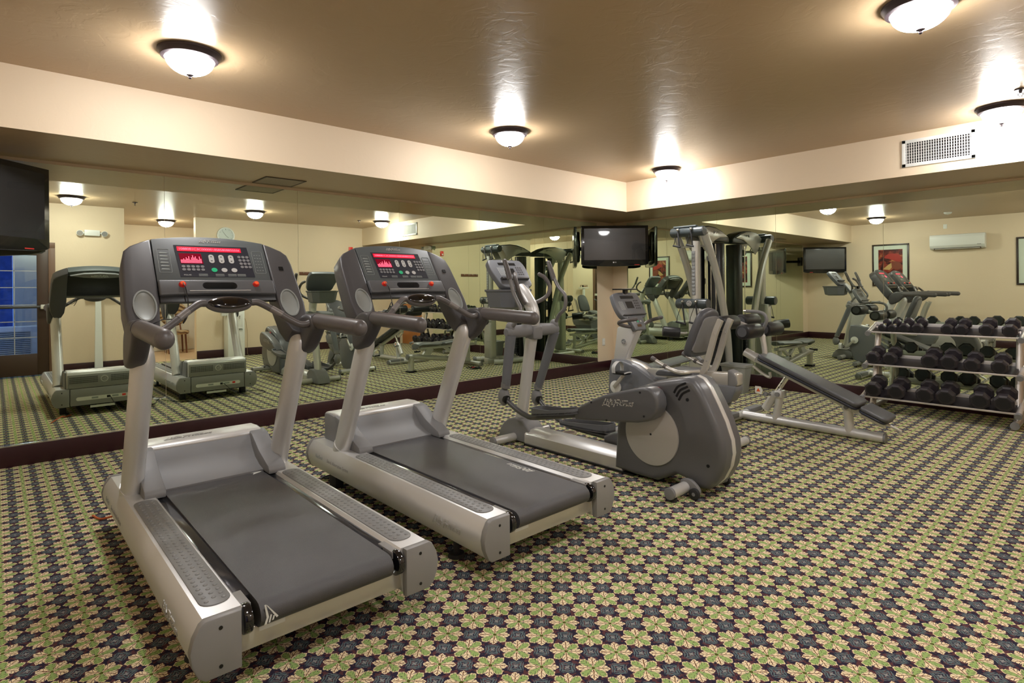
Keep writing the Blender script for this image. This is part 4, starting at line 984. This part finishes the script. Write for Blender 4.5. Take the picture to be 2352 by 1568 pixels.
def db_proto(r):
    t = thing('dumbbell', 'x', 'dumbbell', (0, 0, 0))
    hl = .032 + r * .48; hd = .072
    for s in (-1, 1):
        t_ = MB(); pr = [(r * .80, 0), (r * 1.0, hl * .16), (r * 1.0, hl * .84), (r * .80, hl)]
        t_.poly3([[(q * math.cos(R(22.5 + 45 * j)), s * (hd + h), q * math.sin(R(22.5 + 45 * j))) for j in range(8)] for q, h in pr])
        h = t_.build('head', dbm, t, ang=20)
        MB().poly3([[(r * .66 * math.cos(R(22.5 + 45 * j)), s * (hd + hl + d), r * .66 * math.sin(R(22.5 + 45 * j))) for j in range(8)] for d in (0, .002)]).build('face_plate', dbface, h)
    MB().tube([(0, -hd - .01, 0), (0, -hd * .6, 0), (0, 0, 0), (0, hd * .6, 0), (0, hd + .01, 0)], [.013, .0145, .017, .0145, .013], 3, 14).build('handle', chrome, t)
    return t, hd + hl
rows = [
 (0, [(4.035, .042), (4.131, .043), (4.245, .051), (4.364, .053), (4.618, .056), (4.736, .057), (4.934, .063), (5.110, .064)]),
 (1, [(3.975, .070), (4.135, .071), (4.490, .078), (4.652, .079), (4.834, .070), (5.048, .071)]),
 (2, [(4.008, .083), (4.222, .084), (4.472, .083), (4.645, .084), (4.913, .085), (5.090, .086)])]
dlabs = [
 ['smallest dumbbell, at the left end of the top rack tier', 'second dumbbell from the left on the top rack tier', 'third dumbbell from the left on the top rack tier', 'fourth dumbbell from the left on the top tier, left of the wide gap', 'dumbbell just right of the wide gap on the top rack tier', 'sixth dumbbell from the left on the top rack tier', 'seventh dumbbell from the left on the top rack tier', 'rightmost dumbbell on the top rack tier'],
 ['leftmost dumbbell on the middle rack tier', 'second dumbbell from the left on the middle tier, left of the gap', 'large dumbbell just right of the gap on the middle rack tier', 'fourth and largest dumbbell from the left on the middle rack tier', 'fifth dumbbell from the left on the middle rack tier', 'rightmost dumbbell on the middle rack tier'],
 ['leftmost large dumbbell on the bottom rack tier', 'second large dumbbell from the left on the bottom rack tier', 'third large dumbbell from the left on the bottom rack tier', 'fourth large dumbbell from the left on the bottom rack tier', 'fifth large dumbbell from the left on the bottom rack tier', 'rightmost large dumbbell on the bottom rack tier']]
protos = {}
for k, lst in rows:
    y0, z0, y1, z1 = TIERS[k]; sl = math.atan2(z1 - z0, y1 - y0)
    for i, (x, r) in enumerate(lst):
        key = round(r, 3)
        if key not in protos: o, hl = db_proto(r); protos[key] = (o, hl)
        else: o = copy_tree(protos[key][0]); hl = protos[key][1]
        rr = r * math.cos(R(22.5)) + .001
        d = Vector((0, math.cos(sl), math.sin(sl))); n = Vector((0, -math.sin(sl), math.cos(sl)))
        c = Vector((x, y0, z0)) + d * (hl - .01) + n * rr
        o.location = c; o.rotation_euler = (sl, 0, 0); o['label'] = dlabs[k][i]; o['group'] = 'dumbbells on the %s rack tier' % ['top', 'middle', 'bottom'][k]

# ---------------------------------------------------------------- decline bench
def decline_bench():
    Y = -2.0; O = (3.8, Y, 0)
    t = thing('decline_bench', 'black padded adjustable decline bench with foam leg rollers, left of the dumbbell rack', 'bench', O)
    B = lambda: MB(O)
    B().tube([(3.22, Y, .055), (4.47, Y, .045)], .042, 1, 20).build('base_tube', silver, t)
    B().cyl((4.465, Y, .045), (4.485, Y, .045), .043, seg=20, bevel=.004).build('base_cap', midgrey, t)
    B().tube([(3.19, Y - .42, .05), (3.19, Y + .42, .05)], .040, 1, 18).build('front_foot_tube', silver, t)
    for s in (-1, 1):
        B().box(3.15, Y + s * .26 - .14, .045, 3.235, Y + s * .26 + .14, .098, .012).build('foot_pad', midgrey, t)
        B().cyl((3.19, Y + s * .415, .05), (3.19, Y + s * .44, .05), .042, seg=18, bevel=.004).build('foot_cap', midgrey, t)
    B().tube([(3.545, Y, .06), (3.585, Y, .31)], .045, 1, 20, ry=.035).build('front_post', silver, t)
    B().tube([(4.20, Y, .05), (4.185, Y, .27)], .045, 1, 20, ry=.038).build('rear_post', silver, t)
    B().box(3.545, Y - .06, .28, 3.625, Y + .06, .35, .012).build('pivot_bracket', silver, t)
    B().box(4.15, Y - .055, .25, 4.23, Y + .055, .31, .012).build('pivot_bracket', silver, t)
    B().cyl((3.585, Y - .075, .315), (3.585, Y + .075, .315), .022, seg=16).cyl((4.19, Y - .07, .28), (4.19, Y + .07, .28), .018, seg=16).build('pivot_pin', midgrey, t)
    sl = B().tube([(3.44, Y, .15), (3.545, Y, .315)], .040, 1, 18).build('strut_sleeve', silver, t)
    st = B().tube([(3.50, Y, .245), (3.665, Y, .505)], .024, 1, 16).build('adjusting_strut', chrome, t)
    m = B()
    for k in range(2):
        x = 3.585 + k * .025; z = .38 + k * .04; m.cyl((x - .003, Y - .0245, z), (x - .003, Y - .0265, z), .007, seg=8)
    m.build('pin_hole', blackp, st)
    kn = B().tube([(3.50, Y - .03, .30), (3.49, Y - .09, .31)], .012, 1, 10).cyl((3.49, Y - .085, .31), (3.488, Y - .12, .313), .022, seg=14, bevel=.004).build('lock_knob', midgrey, t)
    sg = B().extr([(3.40, .32), (3.40, .385), (3.455, .385), (3.475, .35), (3.46, .31)], lambda u, v, d: (u, d, v), Y - .135, Y - .131).build('warning_tag', offwhite, t)
    B().extr([(3.412, .335), (3.432, .37), (3.452, .335)], lambda u, v, d: (u, d, v), Y - .137, Y - .1355).build('warning_triangle', mat('warning_orange', (.8, .13, .03), .4), sg)
    # rail
    a = Vector((3.30, Y, .655)); b = Vector((4.48, Y, .155))
    B().obox(a, b, .05, .05, .008).build('back_rail', silver, t)
    # pads
    u = (b - a).normalized(); n = Vector((-u.z, 0, u.x)); n = n if n.z > 0 else -n
    f = lambda s, w_, d: a + u * s + Vector((0, 1, 0)) * w_ + n * d
    m1 = B().extr(rrect(.10, -.145, 1.06, .145, .05), f, .032, .058, .010, 3).build('back_pad_base', vinyl, t)
    B().extr(rrect(.10, -.15, 1.06, .15, .05), f, .058, .098, .016, 4).build('back_pad', vinyltop, t)
    B().extr(rrect(1.075, -.145, 1.30, .145, .05), f, .032, .056, .010, 3).build('seat_pad_base', vinyl, t)
    B().extr(rrect(1.075, -.15, 1.305, .15, .05), f, .056, .090, .016, 4).build('seat_pad', vinyltop, t)
    B().tube([(4.44, Y, .175), (4.52, Y + .02, .15), (4.58, Y + .04, .115), (4.56, Y + .05, .085)], .012, 4, 10).build('lift_handle', silver, t)
    # leg hold
    B().tube([(3.36, Y, .64), (3.24, Y, .70)], .045, 1, 18).build('sleeve', silver, t)
    B().tube([(3.335, Y - .03, .565), (3.42, Y - .03, .505), (3.50, Y - .03, .47), (3.50, Y - .03, .52)], .014, 4, 10).build('support_loop', silverb, t)
    B().tube([(3.25, Y, .70), (3.42, Y, .66), (3.435, Y, .75), (3.40, Y, .93)], .026, 3, 14).build('roller_post', silver, t)
    B().tube([(3.16, Y, 1.00), (3.40, Y, .90), (3.43, Y, .80)], .022, 3, 14).build('roller_arm', silver, t)
    B().tube([(3.41, Y + .02, .93), (3.45, Y + .02, 1.02), (3.43, Y + .02, 1.085), (3.36, Y + .02, 1.11), (3.25, Y, 1.115)], .017, 4, 14).build('grip_handle', midgrey, t)
    B().cyl((3.252, Y, 1.115), (3.232, Y, 1.115), .018, seg=14).build('handle_end', chrome, t)
    for x, z in ((3.40, .93), (3.16, 1.005)):
        B().cyl((x, Y - .40, z), (x, Y + .40, z), .017, seg=14).build('roller_axle', chrome, t)
        for s in (-1, 1):
            r_ = B().cyl((x, Y + s * .07, z), (x, Y + s * .395, z), .072, seg=28, bevel=.010).build('foam_roller', foam, t)
            for yy in (.066, .399): B().cyl((x, Y + s * yy - .002, z), (x, Y + s * yy + .002, z), .046, seg=24).build('roller_end_disc', vinyltop, r_)
decline_bench()

# ---------------------------------------------------------------- cable gym
def gym():
    O = (2.0, -.8, 0)
    t = thing('cable_gym', 'tall silver cable gym with black foam rollers near the room corner', 'exercise machine', O)
    B = lambda: MB(O)
    cx = 2.03
    # instruction column, upper and lower
    B().tube([(cx + .055, -.945, 1.10), (cx + .055, -.945, 1.96)], .066, 1, 20, ry=.05).build('upper_column', gymsilver, t)
    B().box(cx + .025, -1.012, 1.26, cx + .075, -.995, 1.83, .002).build('placard_backing', midgrey, t)
    for k in range(12):
        z = 1.805 - k * .0475
        p = B().box(cx + .029, -1.014, z - .018, cx + .071, -1.0118, z + .018, .001).build('exercise_placard', mat('placard_grey', (.24, .25, .25), .5), t)
        a = random.uniform(-.6, .6); c0 = Vector((cx + .05, -1.0145, z))
        B().obox(c0 + Vector((0, 0, -.012)), c0 + Vector((.008 * math.sin(a), 0, .008)), .0035, .001).obox(c0 + Vector((0, 0, 0)), c0 + Vector((.012 * math.cos(a), 0, .008 * math.sin(a * 3))), .003, .001).build('exercise_figure', ink, p)
    B().extr(rrect(cx - .04, -1.02, cx + .175, -.86, .05), lambda u, v, d: (u, v, d), .10, 1.10, .02).build('lower_column', gymsilver, t)
    text('column_print', 'MAX LOAD', .018, inkdim, lambda u, v, d: (cx + .03 - O[0] + u, -1.0205 - d - O[1], .40 + v), t, .0003)
    # top cross bar and lower cross bar with hand straps
    for z, r, nm, x0, x1 in ((2.085, .062, 'top_crossbar', 1.755, 2.225), (1.15, .066, 'lower_crossbar', 1.83, 2.27)):
        c = B().cyl((x0, -.985, z), (x1, -.985, z), r, seg=28, bevel=.012).build(nm, mat('gym_dark_grey', (.05, .062, .066), .32), t)
        B().cyl((x1 - .001, -.985, z), (x1 + .003, -.985, z), r * .9, seg=28).build('end_disc', vinyltop, c)
        for s in (-1, 1):
            x = (x0 + x1) / 2 + s * .095
            B().cyl((x, -1.035, z + .035), (x, -1.075, z + .03), .016, seg=14).ball((x, -1.08, z + .03), .015).build('pulley_clip', chrome, c)
            st = B()
            if z > 2:
                st.tube([(x, -1.075, z + .01), (x - .03, -1.085, z - .10), (x - .055, -1.08, z - .17)], .010, 3, 8, ry=.004).tube([(x, -1.075, z + .01), (x + .02, -1.085, z - .10), (x + .025, -1.08, z - .19)], .010, 3, 8, ry=.004)
                st.cyl((x - .065, -1.08, z - .175), (x + .04, -1.08, z - .20), .012, seg=12)
            else:
                st.tube([(x, -1.075, z + .01), (x - .06, -1.09, z - .16), (x - .075, -1.09, z - .235)], .008, 3, 8, ry=.003).tube([(x, -1.075, z + .01), (x + .03, -1.09, z - .16), (x + .045, -1.09, z - .25)], .011, 3, 8, ry=.004)
                st.cyl((x - .085, -1.09, z - .235), (x + .055, -1.09, z - .26), .013, seg=12)
            st.build('hand_strap', rubber, c)
    B().box(1.80, -1.03, 2.145, 2.13, -.96, 2.165, .008).build('crossbar_top_plate', mat('gym_mid_grey', (.12, .14, .145), .4), t)
    bd = B().cyl((cx + .01, -1.051, 1.155), (cx + .01, -1.056, 1.155), .036, seg=26).build('badge', logo_m, t)
    B().cyl((cx + .01, -1.056, 1.155), (cx + .01, -1.058, 1.155), .029, seg=26).build('badge_disc', midgrey, bd)
    B().obox((cx - .012, -1.059, 1.148), (cx + .028, -1.059, 1.166), .003, .008).obox((cx + .0, -1.059, 1.14), (cx + .03, -1.059, 1.146), .003, .008).build('badge_mark', logo_m, bd)
    # curved side frames leaning back to the wall
    for x in (1.80, 2.20):
        B().tube([(x, -.94, 2.05), (x, -.80, 1.84), (x, -.65, 1.56), (x, -.50, 1.18), (x, -.37, .75), (x, -.32, .35), (x, -.31, .05)], .045, 4, 20, ry=.055).build('side_frame', gymsilver, t)
    B().cyl((1.80, -.86, 1.90), (2.20, -.86, 1.90), .012, seg=12).build('tie_bar', gymsilver, t)
    # rear weight tower
    B().extr(rrect(1.88, -.36, 2.10, -.16, .09), lambda u, v, d: (u, v, d), .10, 1.97, .01).build('weight_tower', mat('tower_black', (.022, .024, .028), .32), t)
    B().extr(rrect(1.83, -.44, 1.87, -.34, .015), lambda u, v, d: (u, v, d), .10, 1.95).build('guide_shroud', blackp, t)
    for z in (1.86, 1.76):
        p = B().cyl((2.02, -.45, z), (2.02, -.49, z), .045, seg=24).cyl((2.02, -.485, z), (2.02, -.495, z), .018, seg=14).build('pulley', midgrey, t)
    m = B()
    for k in range(12): m.box(1.90, -.47, .14 + k * .045, 2.10, -.37, .18 + k * .045, .003)
    m.build('weight_stack', rubber, t)
    B().cyl((2.0, -.42, .68), (2.0, -.42, 1.90), .005, seg=8).cyl((1.93, -.42, .12), (1.93, -.42, 1.95), .008, seg=8).cyl((2.07, -.42, .12), (2.07, -.42, 1.95), .008, seg=8).build('guide_rod', chrome, t)
    # arched hood
    arch = [(-.93, 2.12), (-.80, 2.165), (-.60, 2.185), (-.42, 2.175), (-.25, 2.135), (-.08, 2.065), (-.05, 2.03), (-.055, 1.985), (-.30, 1.985), (-.48, 1.99), (-.56, 2.02), (-.70, 2.04), (-.90, 2.04)]
    B().yz(arch, 1.90, 2.08, .015, 3).build('hood', mat('hood_dark', (.035, .042, .045), .4), t)
    pan = [(-.93, 2.085), (-.80, 2.145), (-.62, 2.168), (-.44, 2.158), (-.28, 2.120), (-.12, 2.060), (-.20, 2.05), (-.34, 2.04), (-.46, 2.00), (-.60, 1.93), (-.72, 1.84), (-.80, 1.90)]
    for s, x in ((1, 2.088), (-1, 1.892)):
        p = B().yz(pan, x - .008, x + .008, .004).build('hood_side_panel', gymsilver, t)
        m = B()
        for a, b, c, d in ((-.10, -.02, -.085, .02), (-.085, .02, -.075, -.02), (-.065, -.015, -.055, .012), (-.05, .0, -.03, .012), (-.02, -.014, -.012, .012), (.0, .012, .018, -.006), (.03, -.008, .045, .012), (.055, .008, .075, -.004)):
            m.obox((x + s * .009, -.42 + s * a, 2.105 + b), (x + s * .009, -.42 + s * c, 2.105 + d), .006, .006)
        m.build('panel_print', inkdim, p)
    # leg rollers on a bracket
    br = B().tube([(1.98, -1.02, .77), (1.98, -1.09, .77), (1.985, -1.15, .775), (1.96, -1.18, .775)], .016, 3, 12).tube([(2.16, -1.02, .77), (2.16, -1.09, .77), (2.155, -1.15, .775), (2.18, -1.18, .775)], .016, 3, 12).build('roller_bracket', silverb, t)
    for s in (-1, 1):
        a = Vector((2.07 + s * .10, -1.165, .778)); d = Vector((s * .75, -.62, .10)).normalized()
        r_ = B().cyl(a, a + d * .215, .068, seg=26, bevel=.01).build('foam_roller', foam, t)
        B().cyl(a + d * .214, a + d * .219, .045, seg=22).build('roller_end_disc', vinyltop, r_)
    # base frame on the floor
    B().tube([(1.80, -.30, .05), (1.80, -.95, .05), (1.86, -1.05, .05)], .045, 1, 16).tube([(2.20, -.30, .05), (2.24, -.6, .05), (2.45, -1.0, .05)], .045, 3, 16).build('base_tube', gymsilver, t)
    B().box(1.78, -.38, 0, 2.24, -.12, .10, .01).build('tower_base', gymsilver, t)
    B().box(2.02, -1.06, 0, 2.14, -.80, .10, .01).build('column_base', gymsilver, t)
    B().cyl((2.44, -1.0, .05), (2.47, -1.05, .05), .048, seg=16).build('base_end_cap', midgrey, t)
gym()
def flat_bench():
    O = (2.14, -1.9, 0)
    t = thing('gym_bench', 'low bench with grey green contoured pads standing in front of the cable gym', 'bench', O)
    B = lambda: MB(O)
    pad = mat('pad_grey_green', (.115, .125, .12), .42, bump=.1, bscale=300)
    B().poly3([[(2.14 + w_ * q, y, z + (k * .002 if abs(q) < .5 else 0)) for q, k in ()] for y, z, w_ in ()] or [[(2.14 + .14 * math.cos(a) * wy, y, zc + .034 * math.sin(a)) for a in [2 * PI * j / 20 for j in range(20)]] for y, zc, wy in ((-2.53, .40, .5), (-2.52, .43, .85), (-2.46, .455, 1.0), (-2.32, .45, 1.05), (-2.15, .435, .98), (-2.06, .445, .85), (-2.04, .44, .5))]).build('seat_cushion', pad, t)
    B().poly3([[(2.14 + .135 * math.cos(a) * wy, y, zc + .034 * math.sin(a)) for a in [2 * PI * j / 20 for j in range(20)]] for y, zc, wy in ((-2.02, .435, .5), (-2.00, .44, .9), (-1.8, .455, 1.0), (-1.6, .465, .95), (-1.45, .475, .90), (-1.30, .48, .9), (-1.26, .475, .5))]).build('back_cushion', pad, t)
    B().box(2.10, -2.45, .36, 2.18, -1.30, .405, .006).build('pad_rail', gymsilver, t)
    B().tube([(2.14, -2.66, .255), (2.14, -2.40, .235), (2.14, -1.40, .10)], .045, 3, 18).build('base_beam', gymsilver, t)
    B().cyl((2.14, -2.69, .26), (2.14, -2.66, .258), .048, seg=20, bevel=.005).build('beam_cap', midgrey, t)
    B().cyl((2.14, -2.61, .02), (2.14, -2.61, .24), .048, seg=22).build('front_post', gymsilver, t)
    B().box(2.075, -2.68, 0, 2.205, -2.54, .03, .01).build('front_foot', rubber, t)
    B().obox((2.14, -2.36, .22), (2.14, -2.22, .38), .06, .12, .006).obox((2.14, -1.90, .17), (2.14, -1.45, .40), .05, .05, .006).obox((2.14, -1.55, .11), (2.14, -1.95, .38), .05, .05, .006).build('support_link', gymsilver, t)
    B().tube([(1.86, -1.35, .05), (2.42, -1.35, .05)], .036, 1, 16).build('rear_foot_tube', gymsilver, t)
    for s in (-1, 1): B().cyl((2.14 + s * .27, -1.35, .05), (2.14 + s * .30, -1.35, .05), .038, seg=16).build('foot_cap', midgrey, t)
    B().obox((2.14, -1.42, .10), (2.14, -1.42, .38), .05, .05, .005).build('rear_post', gymsilver, t)
    B().tube([(2.22, -2.38, .32), (2.30, -2.40, .31)], .012, 1, 10).cyl((2.29, -2.40, .312), (2.34, -2.41, .308), .018, seg=12).build('lock_knob', rubber, t)
flat_bench()
def floor_straps():
    t = thing('ankle_straps', 'small heap of black straps and attachments on the carpet beside the gym bench', 'gym attachments', (1.72, -1.62, 0))
    for k in range(3):
        p = [(random.uniform(-.12, .12), random.uniform(-.08, .08), .012 + .02 * (i % 2)) for i in range(6)]
        MB().tube(p, .012, 4, 8, ry=.006).build('strap', rubber, t)
    MB().cyl((-.12, .05, .018), (.02, .12, .018), .016, seg=12).build('hand_grip', rubber, t)
    MB().tube([(-.05, -.08, .01), (.06, -.10, .03), (.10, -.03, .01)], .006, 4, 8).build('metal_clip', chrome, t)
    MB().box(-.02, -.03, .02, .05, .01, .034, .004).build('red_tab', red, t)
floor_straps()
def basket():
    O = (2.30, -.52, 0)
    t = thing('waste_basket', 'grey plastic waste basket between the bike seat and the gym tower', 'waste basket', O)
    rr = lambda k, z: [(u * k, v * k, z) for u, v in rrect(-.17, -.11, .17, .11, .03)]
    m = MB().poly3([rr(.74, 0), rr(.97, .33), rr(1.06, .335), rr(1.06, .365), rr(.99, .365), rr(.93, .33), rr(.70, .01)], True); m.build('bin', mat('bin_grey', (.30, .31, .29), .5), t)
    t.location = (2.42, -.56, 0)
basket()
# ---------------------------------------------------------------- things seen only in the mirrors
def scale():
    O = (6.08, -6.37, 0)
    t = thing('physician_scale', 'tall white physician scale against the column, seen in the left mirror', 'weighing scale', O)
    MB().box(-.24, -.15, .01, .12, .15, .07, .01).build('platform', blackp, t)
    MB().poly3([[(.06 + a * k, b * k, z) for a, b in ((-.03, -.05), (.03, -.05), (.03, .05), (-.03, .05))] for k, z in ((1.15, .07), (.75, 1.35))]).build('column', white, t)
    MB().box(.02, -.20, 1.35, .10, .20, 1.38, .004).build('cross_head', white, t)
    MB().box(.045, -.17, 1.44, .055, .17, 1.455).box(.045, -.17, 1.385, .055, -.155, 1.44).box(.045, .155, 1.385, .055, .17, 1.44).box(.04, -.12, 1.395, .06, .03, 1.42).build('balance_beam', woodrack, t)
    MB().box(.035, .03, 1.39, .065, .07, 1.45, .004).build('sliding_weight', blackp, t)
scale()
def cooler():
    t = thing('water_cooler', 'white floor standing water cooler by the right wall, seen behind the first treadmill', 'water cooler', (6.66, -4.02, 0))
    MB().box(-.15, -.165, 0, .15, .165, .98, .02).build('cabinet', white, t)
    MB().box(-.157, -.12, .60, -.149, .12, .90, .01).build('tap_recess', offwhite, t)
    for y in (-.05, .05):
        MB().tube([(-.15, y, .84), (-.19, y, .84), (-.19, y, .80)], .009, 1, 10).box(-.20, y - .012, .845, -.17, y + .012, .86, .003).build('tap', chrome, t)
    MB().box(-.19, -.11, .595, -.15, .11, .615, .004).build('drip_tray', offwhite, t)
    MB().box(-.154, .02, .565, -.150, .12, .58).build('badge', inkdim, t)
    MB().lathe([(0, .98), (.13, .98), (.14, 1.0), (.14, 1.03), (.10, 1.05), (0, 1.05)], (0, 0, 0)).build('top_collar', offwhite, t)
    MB().box(-.12, -.27, .86, -.02, -.166, 1.02, .01).build('cup_dispenser', offwhite, t)
    MB().tube([(.10, .165, .85), (.09, .25, .75), (.14, .30, .45), (.16, .30, .17), (.12, .30, .03), (.14, .34, .008)], .004, 5, 7).build('cord', mat('cord_tan', (.3, .2, .1), .5), t)
cooler()
def hall_chair():
    t = thing('round_back_chair', 'chair with a brown swirl patterned round back in the hall, seen in the mirror', 'chair', (8.6, -4.70, 0))
    m = bpy.data.materials.new('swirl_fabric'); m.use_nodes = True; nt = m.node_tree; tc = nt.nodes.new('ShaderNodeTexCoord'); wv = nt.nodes.new('ShaderNodeTexWave'); wv.wave_type = 'RINGS'
    wv.inputs['Scale'].default_value = 4; wv.inputs['Distortion'].default_value = 7; wv.inputs['Detail'].default_value = 1
    cr = nt.nodes.new('ShaderNodeValToRGB'); cr.color_ramp.elements[0].color = (.12, .05, .02, 1); cr.color_ramp.elements[1].color = (.55, .42, .25, 1)
    nt.links.new(tc.outputs['Object'], wv.inputs[0]); nt.links.new(wv.outputs[0], cr.inputs[0]); nt.links.new(cr.outputs[0], nt.nodes['Principled BSDF'].inputs['Base Color'])
    MB().lathe([(0, -.03), (.25, -.03), (.28, 0), (.25, .03), (0, .03)], (.12, 0, .86), (1, 0, .1), 32).build('backrest', m, t)
    MB().lathe([(0, .42), (.24, .42), (.26, .46), (.24, .50), (0, .50)], (-.10, 0, 0)).build('seat', m, t)
    for a, b in ((-.28, -.17), (-.28, .17), (.08, -.17), (.08, .17)): MB().cyl((a, b, 0), (a * .9, b * .9, .43), .016, .02, seg=10).build('leg', woodrack, t)
    MB().tube([(.08, -.14, .44), (.13, -.12, .70)], .015, 1, 8).tube([(.08, .14, .44), (.13, .12, .70)], .015, 1, 8).build('back_post', woodrack, t)
hall_chair()
def condenser():
    t = thing('condenser_unit', 'white outdoor condenser unit beyond the glass door', 'air conditioner', (7.95, -7.45, -.03))
    MB().box(-.17, -.38, .05, .17, .38, .78, .015).build('cabinet', white, t)
    MB().box(-.176, -.28, .16, -.168, .24, .70).build('grille_recess', mat('grille_dark', (.15, .17, .18), .6), t)
    m = MB()
    for k in range(16): m.box(-.185, -.28, .175 + k * .034, -.172, .24, .187 + k * .034)
    m.build('louver', offwhite, t)
    for y in (-.3, .3): MB().box(-.16, y - .03, 0, .16, y + .03, .05).build('foot', blackp, t)
condenser()
def ext_light():
    t = thing('outdoor_wall_light', 'small wall lamp outside above the condenser unit', 'wall light', (9.0, -7.2, 2.5))
    MB().box(-.06, -.06, -.12, 0, .06, .12, .01).build('housing', blackp, t)
    MB().box(-.10, -.05, -.10, -.06, .05, .02, .01).build('lit_glass', mat('outdoor_lamp', (.8, .9, 1), .4, emit=(.55, .75, 1), es=40), t)
ext_light()
def shrub():
    t = thing('spiky_plant', 'small spiky green plant outside beside the condenser unit', 'plant', (7.65, -7.95, -.03))
    m = MB()
    for k in range(22):
        a = random.uniform(0, 2 * PI); l = random.uniform(.18, .34); h = random.uniform(.15, .32)
        m.tube([(0, 0, 0), (l * .5 * math.cos(a), l * .5 * math.sin(a), h), (l * math.cos(a), l * math.sin(a), h * .7)], [.008, .007, .001], 3, 5)
    m.build('leaves', mat('leaf_green', (.06, .22, .08), .6), t)
shrub()
